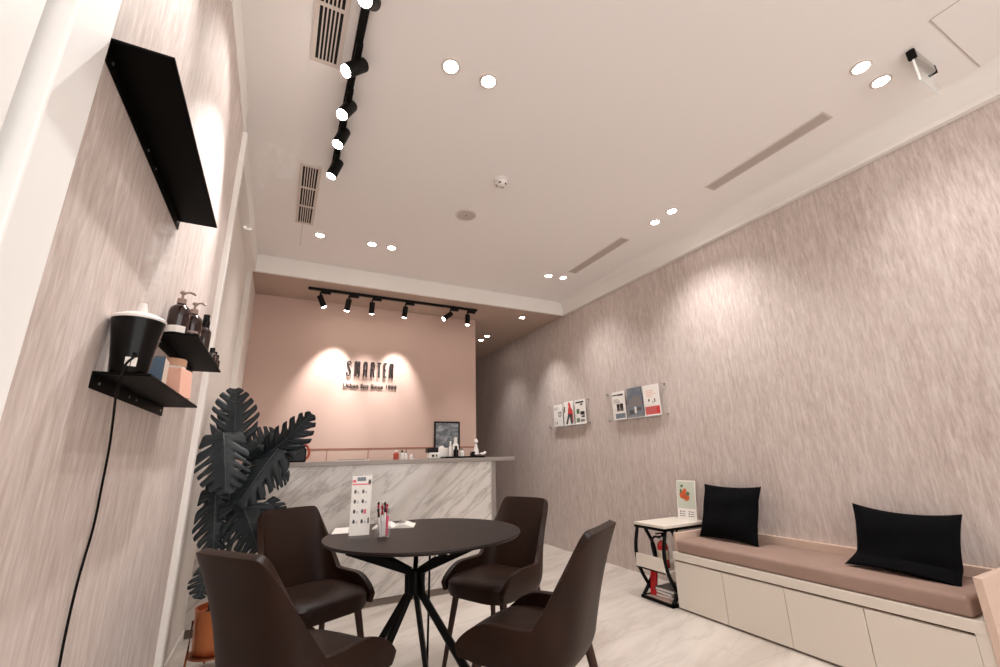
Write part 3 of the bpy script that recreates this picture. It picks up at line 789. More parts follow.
brochure(4.59, 0.19, 1.438, 1.702, 'pale grey brochure with two small black rings, farthest left in the farther rack', 'paperwhite',
    [(0.55, 0.85, 0.42, 0.46, 'ink'), (0.55, 0.62, 0.42, 0.60, 'ink'), (0.8, 0.87, 0.42, 0.62, 'ink'), (0.55, 0.85, 0.6, 0.64, 'ink'), (0.15, 0.4, 0.08, 0.11, 'ink'), (0.15, 0.2, 0.08, 0.22, 'ink'), (0.35, 0.4, 0.08, 0.22, 'ink')] + lines(3, 0.1, 0.6, 0.75, 0.9, 'inkgrey'))
bb = brochure(4.365, 0.195, 1.434, 1.716, 'brochure with a large red and black dancing figure, middle of the farther rack', 'paperwhite', [(0.04, 0.14, 0.55, 0.8, 'ink')])
W, H = 0.195, 0.282
obj('red_shape', MB().prism([(-0.0075, W / 2 - u * W, v * H) for u, v in ((0.42, 0.45), (0.55, 0.80), (0.50, 0.9), (0.60, 0.97), (0.72, 0.9), (0.78, 0.72), (0.95, 0.58), (0.98, 0.1), (0.84, 0.12), (0.74, 0.42))], (0.001, 0, 0)), 'red', bb)
obj('black_shape', MB().prism([(-0.008, W / 2 - u * W, v * H) for u, v in ((0.18, 0.03), (0.36, 0.03), (0.60, 0.34), (0.72, 0.03), (0.92, 0.04), (0.86, 0.44), (0.46, 0.46))], (0.001, 0, 0)), 'ink', bb)
brochure(4.13, 0.20, 1.430, 1.712, 'white brochure with small dark photos, right side of the farther rack', 'paperwhite',
    [(0.1, 0.85, 0.86, 0.92, 'ink'), (0.55, 0.75, 0.76, 0.82, 'ink'), (0.15, 0.42, 0.42, 0.62, 'greenink'), (0.5, 0.9, 0.36, 0.5, 'ink'), (0.12, 0.4, 0.08, 0.24, 'greenink'), (0.5, 0.88, 0.08, 0.18, 'inkgrey'), (0.6, 0.9, 0.26, 0.33, 'ink')])
brochure(3.47, 0.19, 1.422, 1.714, 'white brochure with two dark brown photos, farthest left in the nearer rack', 'paperwhite',
    [(0.05, 0.6, 0.86, 0.9, 'ink'), (0.5, 0.9, 0.84, 0.9, 'ink'), (0.34, 0.56, 0.3, 0.56, 'sign'), (0.6, 0.84, 0.3, 0.56, 'sign'), (0.2, 0.95, 0.05, 0.22, 'bluegrey')] + lines(3, 0.12, 0.7, 0.6, 0.76, 'inkgrey'))
bb = brochure(3.235, 0.20, 1.424, 1.722, 'blue grey brochure with a mountain landscape, middle of the nearer rack', 'bluegrey', [(0.06, 0.94, 0.03, 0.08, 'inkgrey'), (0.44, 0.56, 0.15, 0.36, 'paperwhite'), (0.08, 0.4, 0.12, 0.26, 'ink'), (0.62, 0.92, 0.22, 0.34, 'ink')])
W, H = 0.20, 0.298
obj('mountain', MB().prism([(-0.0075, W / 2 - u * W, v * H) for u, v in ((0.04, 0.5), (0.22, 0.66), (0.34, 0.62), (0.5, 0.82), (0.62, 0.70), (0.74, 0.74), (0.96, 0.55), (0.96, 0.40), (0.04, 0.38))], (0.001, 0, 0)), 'inkgrey', bb)
obj('sky', MB().prism([(-0.0072, W / 2 - u * W, v * H) for u, v in ((0.04, 0.74), (0.3, 0.84), (0.5, 0.96), (0.96, 0.8), (0.96, 0.96), (0.04, 0.96))], (0.0006, 0, 0)), 'photo', bb)
brochure(3.015, 0.20, 1.426, 1.718, 'white brochure with a solid red lower third, right side of the nearer rack', 'paperwhite',
    [(0.06, 0.96, 0.04, 0.30, 'red'), (0.3, 0.38, 0.46, 0.54, 'ink'), (0.55, 0.6, 0.4, 0.46, 'ink'), (0.66, 0.74, 0.42, 0.54, 'inkgrey')] + lines(4, 0.2, 0.85, 0.62, 0.86, 'peach'))

# ---------------------------------------------------------------- bench along the right wall
BX = 2.71; BY0, BY1 = 0.925, 2.57
t = thing('storage_bench', 'long pale storage bench with flush doors along the right wall', 'bench', (BX, (BY0 + BY1) / 2, 0))
hy = (BY1 - BY0) / 2; D = XR - BX
obj('plinth', MB().box((0.012, -hy, 0), (D, hy, 0.012)), 'plinth', t)
obj('carcass', MB().box((0.018, -hy, 0.012), (D, hy, 0.318)), 'benchgap', t)
obj('top_rail', MB().box((0, -hy, 0.328), (D, hy, 0.378)), 'benchwhite', t, bevel=0.0015)
obj('stile', MB().box((0, -hy, 0.012), (0.018, -hy + 0.045, 0.328)), 'benchwhite', t)
edges = [2.57, 2.172, 1.77, 1.374, 0.97]
for a, b in zip(edges, edges[1:]):
    yc = (BY0 + BY1) / 2
    obj('door', MB().box((0, b - yc + 0.0018, 0.014), (0.018, a - yc - 0.0018, 0.316)), 'benchwhite', t, bevel=0.001)
obj('back_board', MB().box((D - 0.03, -hy, 0.378), (D, hy, 0.512)), 'benchwood', t, bevel=0.002)
obj('end_board', MB().box((0.03, hy - 0.026, 0.378), (D - 0.03, hy, 0.505)), 'benchwood', t, bevel=0.002, label='low pinkish board at the far end')
obj('end_panel', MB().box((-0.006, -hy - 0.03, 0.0), (D, -hy, 0.552)), 'benchwood', t, bevel=0.002, label='taller pinkish end panel nearest the camera')

def pad(sx, sy, sz, r, name, m, parent, nx=8, ny=24, puff=0.006):
    bm = bmesh.new(); bmesh.ops.create_cube(bm, size=1.0)
    for v in bm.verts: v.co = Vector((v.co.x * sx, v.co.y * sy, v.co.z * sz))
    bmesh.ops.bevel(bm, geom=list(bm.edges), offset=r, segments=5, profile=0.5, affect='EDGES')
    o = obj(name, bm, m, parent, smooth=True); return o
o = thing('bench_cushion', 'long taupe seat cushion lying on the storage bench', 'cushion', ((BX + 0.01 + XR - 0.032) / 2, (0.962 + 2.54) / 2, 0.3785))
c = pad(XR - 0.032 - BX - 0.01, 2.54 - 0.962, 0.086, 0.022, 'pad', 'cushion', o); c.location = (0, 0, 0.043)

def pillow(name, label, w, h, th, mx, seed, dent=0.0, sag=0.0, slump=0.0):
    """soft square cushion: grid of two bulged faces with pinched corners; local x width, z height, y thickness"""
    n = 22; bm = bmesh.new(); rr = random.Random(seed)
    ph = [rr.uniform(0, 6) for _ in range(6)]
    sides = []
    for s in (-1, 1):
        g = []
        for i in range(n + 1):
            row = []
            for j in range(n + 1):
                u = -1 + 2 * i / n; v = -1 + 2 * j / n
                b = max(0.0, (1 - abs(u) ** 2.6) * (1 - abs(v) ** 2.6)) ** 0.5
                pin = 1 - 0.085 * (1 - abs(u) ** 2) * abs(v) ** 3
                pin2 = 1 - 0.085 * (1 - abs(v) ** 2) * abs(u) ** 3
                x = u * w / 2 * pin2; z = v * h / 2 * pin
                y = s * th / 2 * b
                y += 0.006 * b * math.sin(5 * u + ph[0] + 2 * v) * s + 0.005 * b * math.sin(7 * v + ph[1] + 1.5 * u)
                if dent: # creased across the lower half
                    y -= s * dent * b * math.exp(-((v + 0.42 + 0.06 * math.sin(3 * u)) / 0.13) ** 2)
                if sag: z -= sag * (1 - u * u) * (0.5 + 0.5 * v) ** 2
                if slump:
                    q = max(0.0, -0.30 - v); y += slump * q; z += 0.55 * slump * q
                row.append(bm.verts.new(mx @ Vector((x, y, z))))
            g.append(row)
        sides.append(g)
        for i in range(n):
            for j in range(n):
                bm.faces.new((g[i][j], g[i + 1][j], g[i + 1][j + 1], g[i][j + 1]))
    bmesh.ops.remove_doubles(bm, verts=bm.verts, dist=1e-5)
    o = obj(name, bm, 'pillow', smooth=True)
    return tag(o, label, 'pillow', 'black pillows on the bench')
def lean(yc, xbot, xtop, zbot, h, roll=0.0, yaw=0.0):
    d = Vector((xtop - xbot, 0, 0)); ang = math.asin(min(0.95, (xtop - xbot) / h))
    return Matrix.Translation(((xbot + xtop) / 2, yc, zbot + 0.5 * h * math.cos(ang))) @ Matrix.Rotation(ang, 4, 'Y') @ Matrix.Rotation(R(90) + yaw, 4, 'Z') @ Matrix.Rotation(roll, 4, 'Y')
pillow('throw_pillow', 'square black pillow standing upright on the far end of the bench', 0.47, 0.40, 0.13, lean(2.275, 2.95, 3.085, 0.470, 0.39), 1)
pillow('throw_pillow', 'slouching creased black pillow on the near half of the bench', 0.475, 0.40, 0.13, lean(1.262, 2.95, 3.07, 0.395, 0.39, R(-2)), 5, dent=0.022, sag=0.012, slump=0.13)

# ---------------------------------------------------------------- side table with curved legs
t = thing('side_table', 'small black framed side table with curved legs beside the bench', 'side table', (2.915, 2.755, 0))
dx, dy = 0.235, 0.158
obj('table_top', MB().box((-dx, -dy, 0.530), (dx, dy, 0.55)), 'benchwhite', t, bevel=0.002, label='pale top board')
obj('top_frame', MB().box((-dx, -dy, 0.510), (dx, -dy + 0.02, 0.530)).box((-dx, dy - 0.02, 0.510), (dx, dy, 0.530)).box((-dx, -dy, 0.510), (-dx + 0.02, dy, 0.530)).box((dx - 0.02, -dy, 0.510), (dx, dy, 0.530)), 'black', t)
obj('base_frame', MB().box((-dx, -dy, 0.0), (dx, -dy + 0.02, 0.02)).box((-dx, dy - 0.02, 0.0), (dx, dy, 0.02)).box((-dx, -dy, 0.0), (-dx + 0.02, dy, 0.02)).box((dx - 0.02, -dy, 0.0), (dx, dy, 0.02)), 'black', t)
obj('bottom_shelf', MB().box((-dx + 0.02, -dy + 0.02, 0.006), (dx - 0.02, dy - 0.02, 0.016)), 'beige', t)
def arc(sy, flip):
    pts = []
    for k in range(17):
        u = k / 16; z = 0.51 - 0.49 * u
        b = math.sin(math.pi * u)
        x = -dx + 0.02 + 0.11 * u if not flip else -dx + 0.02 + 0.07 - 0.07 * u
        x += (-0.085 * b if not flip else 0.13 * b)
        pts.append((x, sy * (dy - 0.012), z))
    return MB().tube(pts, 0.014, 8)
for sy in (-1, 1):
    obj('leg', arc(sy, False), 'black', t, smooth=True)
    obj('leg', arc(sy, True), 'black', t, smooth=True)
    pts = [(dx - 0.012, sy * (dy - 0.012), 0.515), (dx - 0.012, sy * (dy - 0.012), 0.01)]
    obj('leg', MB().tube(pts, 0.010, 8), 'black', t, smooth=True)
obj('middle_tray', MB().box((-dx - 0.028, -dy + 0.014, 0.222), (dx - 0.06, dy - 0.014, 0.232)).box((-dx - 0.028, -dy + 0.014, 0.222), (-dx - 0.02, dy - 0.014, 0.325)), 'benchwhite', t, label='pale tray with a tall front board')
o = thing('fire_extinguisher', 'small red fire extinguisher standing in the tray of the side table', 'fire extinguisher', (2.785, 2.735, 0.2325))
obj('cylinder', MB().lathe([(0, 0), (0.038, 0), (0.041, 0.005), (0.041, 0.150), (0.034, 0.172), (0.017, 0.186), (0.013, 0.195), (0, 0.195)], seg=28), 'extred', o, smooth=True)
obj('label_band', MB().lathe([(0.0415, 0.06), (0.0418, 0.061), (0.0418, 0.125), (0.0415, 0.126)], seg=28), 'extlabel', o, smooth=True)
obj('valve', MB().lathe([(0.015, 0.193), (0.015, 0.215), (0.009, 0.22)], seg=16), 'steel', o, smooth=True)
obj('lever', MB().box((-0.05, -0.008, 0.218), (0.03, 0.008, 0.226)).box((-0.055, -0.008, 0.240), (0.02, 0.008, 0.247)).box((0.005, -0.007, 0.224), (0.02, 0.007, 0.242)), 'blackplastic', o)
obj('hose', MB().tube(smooth_path([(-0.005, 0.01, 0.208), (-0.035, 0.04, 0.215), (-0.055, 0.058, 0.17), (-0.052, 0.052, 0.10), (-0.048, 0.04, 0.05)], 6), 0.008, 10), 'blackplastic', o, smooth=True)
for k, (m_, lab, dz, ry) in enumerate((('extred', 'red spined magazine, lowest on the bottom shelf of the side table', 0, 6), ('inkgrey', 'grey magazine in the middle of the pile in the side table', 0.022, -4), ('pen_black', 'dark magazine on top of the pile in the side table', 0.044, 3))):
    o = thing('magazine', lab, 'magazine', (2.87, 2.75, 0.0202 + dz), R(ry), 'magazines in the side table')
    obj('pages', MB().box((-0.11, -0.085, 0.002), (0.11, 0.082, 0.020)), 'paperwhite', o)
    obj('cover', MB().box((-0.112, -0.087, 0), (0.112, 0.087, 0.002)).box((-0.112, -0.087, 0.0197), (0.112, 0.087, 0.0217)).box((-0.112, 0.082, 0), (0.112, 0.087, 0.0217)), m_, o)
o = thing('magazine', 'red folder leaning upright behind the pile in the side table', 'magazine', (2.765, 2.86, 0.0202), R(8), 'magazines in the side table')
obj('cover', MB().prism([(-0.01, -0.03, 0), (0.002, -0.03, 0), (0.03, -0.03, 0.16), (0.018, -0.03, 0.16)], (0, 0.055, 0)), 'extred', o)
obj('pages', MB().prism([(0.002, -0.028, 0), (0.012, -0.028, 0), (0.038, -0.028, 0.155), (0.03, -0.028, 0.155)], (0, 0.051, 0)), 'paperwhite', o)
# menu stand on the side table
o = thing('menu_stand', 'upright fruit picture menu card on the side table', 'menu card', (3.06, 2.70, 0.5505), R(-90 + 8))
mxm = Matrix.Rotation(R(-8), 4, 'X')
obj('card', MB().box((-0.085, -0.002, 0), (0.085, 0.002, 0.31), mxm), 'paperwhite', o)
obj('picture', MB().box((-0.078, -0.003, 0.09), (0.078, -0.002, 0.302), mxm), 'palegreen', o)
def blob(mb, x, z, r, y, mx, sx=1.0):
    return mb.prism([(x + r * sx * math.cos(a), y, z + r * math.sin(a)) for a in [2 * math.pi * i / 14 for i in range(14)]], (0, 0.0006, 0), mx)
obj('fruit', blob(blob(blob(MB(), -0.028, 0.195, 0.032, -0.0038, mxm), 0.004, 0.175, 0.027, -0.0038, mxm), -0.01, 0.228, 0.018, -0.0038, mxm), 'orangeink', o)
obj('leaves', blob(blob(blob(MB(), -0.045, 0.225, 0.016, -0.0046, mxm, 0.6), 0.018, 0.206, 0.016, -0.0046, mxm), -0.035, 0.265, 0.012, -0.0046, mxm), 'greenink', o)
tx = MB()
for zz in (0.062, 0.045, 0.028):
    for xx in (-0.062, 0.015):
        tx.box((xx, -0.0028, zz), (xx + 0.010, -0.002, zz + 0.008), mxm); tx.box((xx + 0.014, -0.0028, zz + 0.002), (xx + 0.048, -0.002, zz + 0.006), mxm)
obj('print', tx, 'ink', o)
obj('foot', MB().box((-0.085, 0.0, 0), (0.085, 0.07, 0.003)), 'paperwhite', o)

# ---------------------------------------------------------------- round table
TX, TY = 0.683, 2.195
t = thing('round_table', 'round dark brown table on a splayed black steel base', 'table', (TX, TY, 0))
obj('table_top', MB().lathe([(0, 0.730), (0.435, 0.730), (0.462, 0.737), (0.466, 0.743), (0.464, 0.750), (0, 0.750)], seg=96), 'tabletop', t, smooth=True)
def pol(a, r, z): return Vector((r * math.cos(R(a)) - 0.038, r * math.sin(R(a)) + 0.012, z))
def bent_leg(up, down, rt=0.37, rf=0.37, hub=0.034):
    m = MB(); w, th = 0.029, 0.022
    a = pol(up, rt, 0.727); b = pol(up, hub, 0.585); c = pol((down), hub, 0.485); d = pol(down, rf, 0.0)
    tang = Vector((-math.sin(R(up)), math.cos(R(up)), 0)); tang2 = Vector((-math.sin(R(down)), math.cos(R(down)), 0))
    m.bar(a, b + (b - a).normalized() * 0.01, th, w, tang)
    m.bar(b + Vector((0, 0, 0.012)), c - Vector((0, 0, 0.012)), th, w, tang)
    m.bar(c + (c - d).normalized() * 0.01, d, th, w, tang2)
    return m
for up, down in ((205, 206), (300, 332), (72, 62), (140, 132), (5, 18)):
    obj('leg', bent_leg(up, down), 'black', t, bevel=0.002)
obj('hub', MB().cyl((-0.038, 0.012, 0.485), (-0.038, 0.012, 0.585), 0.024, seg=20), 'black', t, smooth=True)
obj('mounting_ring', MB().lathe([(0.30, 0.722), (0.40, 0.722), (0.40, 0.7295), (0.30, 0.7295), (0.30, 0.722)], seg=48), 'black', t)
f = pol(62, 0.37, 0.0)
obj('stay_rod', MB().cyl(f, (f.x + 0.004, f.y, 0.722), 0.006, seg=10), 'black', t, smooth=True)
obj('screw', MB().cyl(pol(-96, 0.452, 0.729), pol(-96, 0.452, 0.738), 0.006, seg=12).cyl(pol(-90, 0.452, 0.729), pol(-90, 0.452, 0.738), 0.006, seg=12), 'steel', t)

# table things: price card holder, pens, papers
ZTAB = 0.7505
o = thing('price_list_stand', 'tall clear acrylic stand with a price list on the round table', 'menu stand', (0.383, 2.242, ZTAB), R(-75 + 90 - 24))
mxm = Matrix.Rotation(R(-6), 4, 'X')
cw = 0.049
obj('sheet', MB().box((-cw + 0.004, -0.0012, 0.006), (cw - 0.004, 0.0012, 0.270), mxm), 'paperwhite', o)
obj('front_acrylic', MB().box((-cw, -0.0045, 0.002), (cw, -0.0025, 0.285), mxm).box((-cw, 0.0025, 0.002), (cw, 0.0045, 0.285), mxm), 'acrylic', o)
obj('foot', MB().box((-cw, -0.06, 0), (cw, 0.02, 0.003)), 'acrylic', o)
pk = MB().box((-cw + 0.006, -0.0021, 0.228), (cw - 0.010, -0.0013, 0.234), mxm).box((-cw + 0.006, -0.0021, 0.240), (-cw + 0.022, -0.0013, 0.252), mxm).box((0.014, -0.0021, 0.098), (0.026, -0.0013, 0.118), mxm)
obj('pink_print', pk, 'pinkink', o)
bk = MB()
for rr_ in range(4):
    for cc_ in range(2):
        zc = 0.198 - rr_ * 0.044; xc = -0.028 + cc_ * 0.036
        blob(bk, xc, zc, 0.0095, -0.0021, mxm, 0.6)
        for q in range(2): bk.box((xc + 0.009, -0.0021, zc - 0.008 + q * 0.006), (xc + 0.018, -0.0013, zc - 0.006 + q * 0.006), mxm)
blob(bk, 0.036, 0.240, 0.013, -0.0021, mxm, 0.55); bk.box((0.034, -0.0021, 0.055), (0.041, -0.0013, 0.080), mxm)
obj('black_print', bk, 'ink', o)
obj('header_print', MB().box((-0.022, -0.0021, 0.246), (0.018, -0.0013, 0.264), mxm), 'bluegrey', o)

HX, HY = 0.472, 2.165
o = thing('pen_holder', 'clear acrylic pen holder in front of the papers on the round table', 'pen holder', (HX, HY, ZTAB), R(20))
b_ = 0.028
obj('cup', MB().box((-b_, -b_, 0), (b_, b_, 0.003)).box((-b_, -b_, 0.003), (b_, -b_ + 0.002, 0.075)).box((-b_, b_ - 0.002, 0.003), (b_, b_, 0.075))
    .box((-b_, -b_ + 0.002, 0.003), (-b_ + 0.002, b_ - 0.002, 0.075)).box((b_ - 0.002, -b_ + 0.002, 0.003), (b_, b_ - 0.002, 0.075)), 'acrylic', o)
pens = [(-0.020, -0.016, -0.30, 'pen_white', 'pen_black', 'white pen with black cap leaning out farthest left in the pen holder'),
        (-0.008, -0.018, -0.14, 'pen_white', 'pen_red', 'white pen with red clip, second from the left in the pen holder'),
        (0.004, -0.016, -0.04, 'pen_white', 'pen_black', 'white pen with black top at the centre front of the pen holder'),
        (0.015, -0.018, 0.10, 'pen_pink', 'pen_white', 'bright pink bodied pen at the right front of the pen holder'),
        (-0.014, 0.002, -0.16, 'pen_black', 'pen_red', 'black pen with red cap behind the left pens in the pen holder'),
        (-0.001, 0.004, 0.02, 'pen_white', 'pen_white', 'all white pen standing in the middle of the pen holder'),
        (0.012, 0.003, 0.12, 'pen_white', 'pen_pink', 'white pen with pink cap right of the middle of the pen holder'),
        (0.019, 0.014, 0.22, 'pen_red', 'pen_red', 'all red pen leaning out farthest right in the pen holder'),
        (-0.010, 0.016, -0.10, 'pen_white', 'pen_black', 'white pen with black cap at the back left of the pen holder'),
        (0.006, 0.016, 0.06, 'pen_black', 'pen_black', 'all black pen at the back of the pen holder')]
hr = Matrix.Rotation(R(20), 4, 'Z')
for i, (px, py, tl, mb_, mc_, lab) in enumerate(pens):
    base = hr @ Vector((px * 0.85, py * 0.85, 0))
    o = thing('pen', lab, 'pen', (HX + base.x, HY + base.y, ZTAB + 0.0035), R(20), 'pens in the clear holder')
    d = Vector((tl * 0.5, (0.004 if py > 0 else -0.002) * 4, 1)).normalized(); L = 0.125 + 0.012 * ((i * 7) % 3)
    obj('barrel', MB().tube([d * 0.0, d * 0.006, d * (L * 0.72)], [0.002, 0.0054, 0.0054], 10), mb_, o, smooth=True)
    obj('cap', MB().tube([d * (L * 0.70), d * (L * 0.98), d * L], [0.006, 0.006, 0.003], 10), mc_, o, smooth=True)
o = thing('paper_sheet', 'white sheet sticking out left behind the price list stand', 'paper', (0.38, 2.46, ZTAB), R(-12), 'papers on the round table')
obj('sheet', MB().box((-0.085, -0.09, 0), (0.06, 0.10, 0.002)), 'paperwhite', o)
o = thing('notebook', 'open white booklet lying behind the pen holder', 'booklet', (0.60, 2.455, ZTAB), R(-20), 'papers on the round table')
pg = MB()
def page(sgn):
    n = 10
    for k in range(n):
        u0, u1 = k / n, (k + 1) / n
        f = lambda u: 0.004 + 0.016 * math.sin(math.pi * min(1, u * 1.15)) * (1 - 0.3 * u)
        x0, x1 = sgn * u0 * 0.105, sgn * u1 * 0.105
        pg.prism([(x0, -0.07, 0), (x1, -0.07, 0), (x1, -0.07, f(u1)), (x0, -0.07, f(u0))], (0, 0.14, 0))
page(-1); page(1)
bmesh.ops.remove_doubles(pg.bm, verts=pg.bm.verts, dist=1e-6)
obj('pages', pg, 'paperwhite', o)
obj('printed_band', MB().box((0.02, -0.03, 0.0205), (0.055, 0.03, 0.0210)), 'inkgrey', o)

# ---------------------------------------------------------------- chairs
def chair_parts(t):
    NS, NV = 56, 16
    def plan(s):
        """outline of the shell at seat height: front left corner, round the back, front right corner"""
        hw, k = 0.232, 3.2
        e = lambda v: math.copysign(abs(v) ** (2 / k), v)
        if abs(s) > 0.56:
            f = (abs(s) - 0.56) / 0.44
            return math.copysign(hw - 0.006 * f, s), -0.02 + 0.245 * f
        th = s / 0.56 * math.pi / 2
        return e(math.sin(th)) * hw, -0.02 - e(math.cos(th)) * 0.205
    def top(s):
        a = abs(s)
        arm = 0.512 - 0.088 * max(0, (a - 0.70) / 0.30) ** 2.2
        back = 0.826 - 0.006 * (a / 0.34) ** 2
        if a > 0.25: back -= 0.034 * min(1, (a - 0.25) / 0.12) ** 2.2
        u = min(1, max(0, (a - 0.36) / 0.15)); u = u * u * (3 - 2 * u)
        return back * (1 - u) + arm * u
    bm = bmesh.new(); grid = []
    for i in range(NS + 1):
        s = -1 + 2 * i / NS; x, y = plan(s); zt = top(s); col = []
        fr = max(0, (abs(s) - 0.56) / 0.44)
        z0 = 0.366 + 0.014 * fr
        for j in range(NV + 1):
            v = j / NV; z = z0 + (zt - z0) * v
            h = max(0, (z - 0.45) / 0.378)
            low = max(0, (0.46 - z) / 0.09)
            xx = x * (1 - 0.15 * h ** 1.15) * (1 - 0.08 * low * low)
            yy = y
            if abs(s) < 0.52:                                    # the back flattens as it rises
                fl = -0.222 + (0.026 + 0.075 * (1 - min(1, h))) * (abs(s) / 0.4) ** 2
                k_ = min(1, h * 1.15); k_ = k_ * k_ * (3 - 2 * k_)
                yy = y + (fl - y) * k_ * (1 if abs(s) < 0.44 else (0.52 - abs(s)) / 0.08)
            yy -= (0.085 * h + 0.03 * h * h) * (1 if y < 0.05 else 0.2)
            yy += 0.034 * low * low * max(-0.4, min(1, -y / 0.12))
            col.append(bm.verts.new((xx, yy, z)))
        grid.append(col)
    for i in range(NS):
        for j in range(NV):
            bm.faces.new((grid[i][j], grid[i + 1][j], grid[i + 1][j + 1], grid[i][j + 1]))
    sh = obj('backrest', bm, 'leather', t, smooth=True, label='curved shell with low armrests')
    so = sh.modifiers.new('thickness', 'SOLIDIFY'); so.thickness = 0.030; so.offset = -1.0
    bv = sh.modifiers.new('soft_edge', 'BEVEL'); bv.width = 0.012; bv.segments = 3; bv.limit_method = 'ANGLE'; bv.angle_limit = R(50)
    # seat pad
    bm = bmesh.new(); rings = []
    prof = [(0.82, 0.362), (0.96, 0.368), (1.0, 0.392), (1.0, 0.432), (0.975, 0.444), (0.92, 0.454), (0.7, 0.458), (0.4, 0.453), (0.0, 0.450)]
    n = 48
    for k, z in prof:
        ring = []
        for i in range(n):
            a = 2 * math.pi * i / n
            c, s_ = math.cos(a), math.sin(a)
            ex = 2 / 4.2
            x = math.copysign(abs(c) ** ex, c) * 0.212 * k
            y = math.copysign(abs(s_) ** ex, s_) * 0.212 * k + 0.030
            if y > 0.1: x *= 1.0 + 0.02 * (y - 0.1) / 0.14
            zz = z - (0.020 * max(0, (y - 0.12) / 0.12) ** 2 if z > 0.44 else 0)
            ring.append(bm.verts.new((x, y, zz)))
            if k == 0: break
        rings.append(ring)
    for a, b in zip(rings, rings[1:]):
        for i in range(n):
            j = (i + 1) % n
            if len(b) == 1: bm.faces.new((a[i], a[j], b[0]))
            else: bm.faces.new((a[i], a[j], b[j], b[i]))
    bm.faces.new(rings[0][::-1])
    obj('seat', bm, 'leather', t, smooth=True)
    for sx in (-1, 1):
        for sy in (-1, 1):
            p0 = (sx * 0.165, 0.155 if sy > 0 else -0.155, 0.372); p1 = (sx * 0.215, 0.205 if sy > 0 else -0.225, 0.0)
            obj('leg', MB().cyl(p0, p1, 0.019, 0.0115, 14), 'chairleg', t, smooth=True)
spots = [((0.155, 1.855, 0), -54.8, 'brown leather chair seen from behind, nearest the camera'),
         ((0.238, 2.657, 0), -154.0, 'brown leather chair facing the camera beside the potted plant'),
         ((1.195, 2.453, 0), 114.8, 'brown leather chair at the right end of the marble counter, behind the table'),
         ((0.975, 1.680, 0), 33.5, 'brown leather chair seen side on with its back to the bench')]
c0 = thing('dining_chair', spots[0][2], 'chair', spots[0][0], R(spots[0][1]), 'chairs around the round table')
chair_parts(c0)
for loc, rz, lab in spots[1:]:
    dup(c0, loc, R(rz), lab)

# ---------------------------------------------------------------- potted plant
PX, PY = -0.200, 3.2
t = thing('potted_plant', 'dark leaved plant with split leaves in a copper pot by the counter', 'plant', (PX, PY, 0))
obj('pot', MB().lathe([(0, 0.10), (0.098, 0.10), (0.104, 0.108), (0.114, 0.315), (0.117, 0.32), (0.108, 0.32), (0.104, 0.29), (0, 0.29)], seg=40), 'copper', t, smooth=True)
obj('soil', MB().lathe([(0.104, 0.288), (0, 0.297)], seg=24), 'soil', t)
st = MB().lathe([(0.095, 0.088), (0.122, 0.088), (0.122, 0.098), (0.095, 0.098), (0.095, 0.088)], seg=40)
obj('stand_ring', st, 'copperdark', t)
for k in range(4):
    a = R(200 + 90 * k)
    obj('stand_leg', MB().tube([(0.120 * math.cos(a), 0.120 * math.sin(a), 0.27), (0.124 * math.cos(a), 0.124 * math.sin(a), 0.12), (0.132 * math.cos(a), 0.132 * math.sin(a), 0.0)], 0.006, 8), 'copperdark', t, smooth=True)

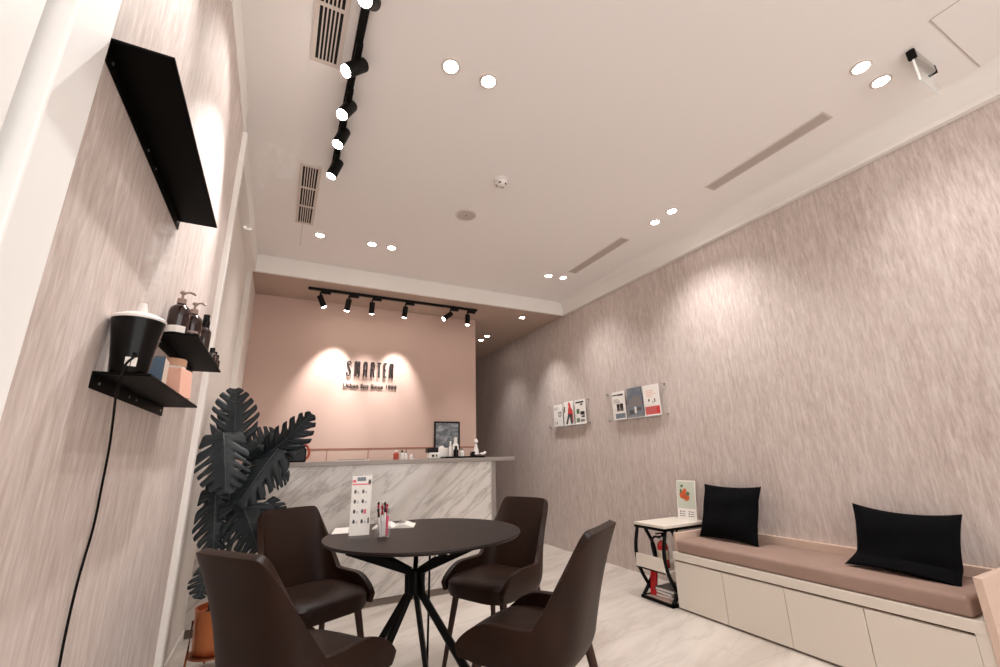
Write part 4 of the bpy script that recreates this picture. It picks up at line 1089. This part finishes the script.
def monstera(base, tip, width, nrm, droop, fold, lobes, seed):
    """split leaf: oblique strips leave the midrib, joined near it and parted by slits toward the edge"""
    rr = random.Random(seed)
    base = Vector(base); tip = Vector(tip); ax = tip - base; L = ax.length; d = ax.normalized()
    n = Vector(nrm); n = (n - d * n.dot(d)).normalized(); sd = d.cross(n)
    def mid(u): return base + ax * u + n * (droop * L * 4 * u * (1 - u))
    def outline(u):                                              # heart shaped half width
        u = max(0.0, min(1.0, u))
        return width * 0.5 * (math.sin(math.pi * ((u + 0.12) / 1.12) ** 0.74)) ** 0.78 if u < 1 else 0.0
    SW = 0.30
    def pt(u, f, sg, ext=1.0):
        """u: where the strip leaves the midrib, f: 0 at the midrib to 1 at the edge"""
        sw = SW * (1 - u) ** 0.55 * min(1, u * 3 + 0.15) - 0.10 * max(0, 1 - u * 5)
        v = u + sw * f ** 1.3
        w_ = outline(u * 0.985) * f * ext
        return mid(v) + sd * sg * w_ + n * (fold * w_ * (1 - 0.35 * f) + 0.004 * math.sin(11 * u + seed) * f)
    blade = MB(); bm = blade.bm; K = 5
    for sg in (-1, 1):
        for k in range(lobes):
            u0, u1 = k / lobes, (k + 1) / lobes
            split = 0.32 + 0.24 * rr.random()
            gap = (0.26 + 0.30 * rr.random()) * (0.5 if k == 0 else 1.0)
            if k == lobes - 1: gap = 0.12
            ext = 0.92 + 0.10 * rr.random()
            rows = []
            for f in (0, 0.14, 0.28, 0.42, split + 0.03, 0.68, 0.80, 0.90, 0.97, 1.0):
                g = gap * max(0, min(1, (f - split) / 0.25)) ** 0.7
                if f > 0.9: g += (1 - g) * ((f - 0.9) / 0.1) ** 2 * 0.45
                uc = (u0 + u1) / 2
                a0 = u0 + (uc - u0) * g; a1 = u1 + (uc - u1) * g * (0.6 if k < lobes - 1 else 0.0)
                e_ = 1.0 + (ext - 1.0) * max(0, (f - split)) * 2
                rows.append([bm.verts.new(pt(a0 + (a1 - a0) * m_ / 3, f, sg, e_)) for m_ in range(4)])
            for a_, b_ in zip(rows, rows[1:]):
                for m_ in range(3): bm.faces.new((a_[m_], b_[m_], b_[m_ + 1], a_[m_ + 1]))
    bmesh.ops.remove_doubles(bm, verts=bm.verts, dist=0.0006)
    off = n * 0.0012
    rib = MB().tube([mid(k / 8) + off * 2 for k in range(9)], [0.0042 - 0.0004 * k for k in range(9)], 6)
    for k in range(lobes):
        for sg in (-1, 1):
            u = (k + 0.5) / lobes
            rib.tube([pt(u, max(0.001, f), sg) + off for f in (0, 0.2, 0.4, 0.6, 0.8)], [0.0017, 0.0015, 0.0012, 0.0009, 0.0006], 4)
    return blade, rib
org = Vector((PX, PY, 0))
leaves = [ # base, tip, width, normal, droop, fold
 ((-0.235, 3.26, 1.12), (-0.290, 3.30, 1.565), 0.29, (0.25, -1, 0.25), 0.04, 0.25, 7),
 ((-0.10, 3.12, 1.10), (0.175, 3.00, 1.385), 0.26, (0.35, -0.9, -0.45), 0.06, 0.45, 7),
 ((-0.295, 3.10, 1.27), (-0.230, 2.95, 0.93), 0.29, (0.12, -1, 0.35), 0.05, -0.22, 7),
 ((0.055, 3.10, 1.245), (-0.165, 3.02, 0.86), 0.27, (-0.3, -1, 0.1), 0.06, -0.30, 7),
 ((-0.340, 3.30, 1.10), (-0.350, 3.33, 1.43), 0.12, (0.75, -0.6, 0.1), 0.05, 0.2, 6),
 ((-0.06, 3.22, 1.05), (0.095, 3.28, 1.00), 0.24, (0.1, -0.8, 0.6), 0.08, -0.2, 6),
 ((-0.300, 3.16, 0.95), (-0.258, 3.10, 0.59), 0.21, (0.15, -1, 0.1), 0.06, -0.25, 7),
 ((-0.165, 3.12, 0.90), (-0.03, 3.06, 0.60), 0.30, (-0.05, -1, 0.25), 0.06, -0.2, 7),
 ((-0.03, 3.16, 0.86), (0.06, 3.18, 0.74), 0.16, (0.1, -1, 0.3), 0.05, 0.2, 5),
 ((-0.262, 3.06, 0.55), (-0.292, 3.02, 0.405), 0.145, (0.1, -1, 0.2), 0.05, 0.15, 5),
 ((-0.18, 3.34, 1.12), (-0.02, 3.44, 1.30), 0.24, (0.2, -1, 0.4), 0.05, 0.2, 6),
 ((-0.27, 3.24, 1.02), (-0.20, 3.16, 0.78), 0.26, (0.1, -1, 0.2), 0.05, -0.2, 6)]
for i, (b, tp, wd, nr, dr, fo, lb) in enumerate(leaves):
    bl, rb = monstera(Vector(b) - org, Vector(tp) - org, wd, nr, dr, fo, lb, i + 1)
    lo = obj('leaf', bl, 'leaf', t, smooth=True)
    so = lo.modifiers.new('thickness', 'SOLIDIFY'); so.thickness = 0.0016; so.offset = 0
    obj('midrib', rb, 'leafrib', lo, smooth=True)
    rr = random.Random(i); a = rr.uniform(0, 6.28)
    s0 = Vector((0.05 * math.cos(a), 0.05 * math.sin(a), 0.28)); e = Vector(b) - org
    ctrl = Vector((e.x * 0.45 + s0.x * 0.5, e.y * 0.45 + s0.y * 0.5, s0.z + (e.z - s0.z) * 0.6))
    obj('stem', MB().tube(smooth_path([s0, (s0 + ctrl) / 2, ctrl, e], 5), 0.0052, 7), 'stem', t, smooth=True)
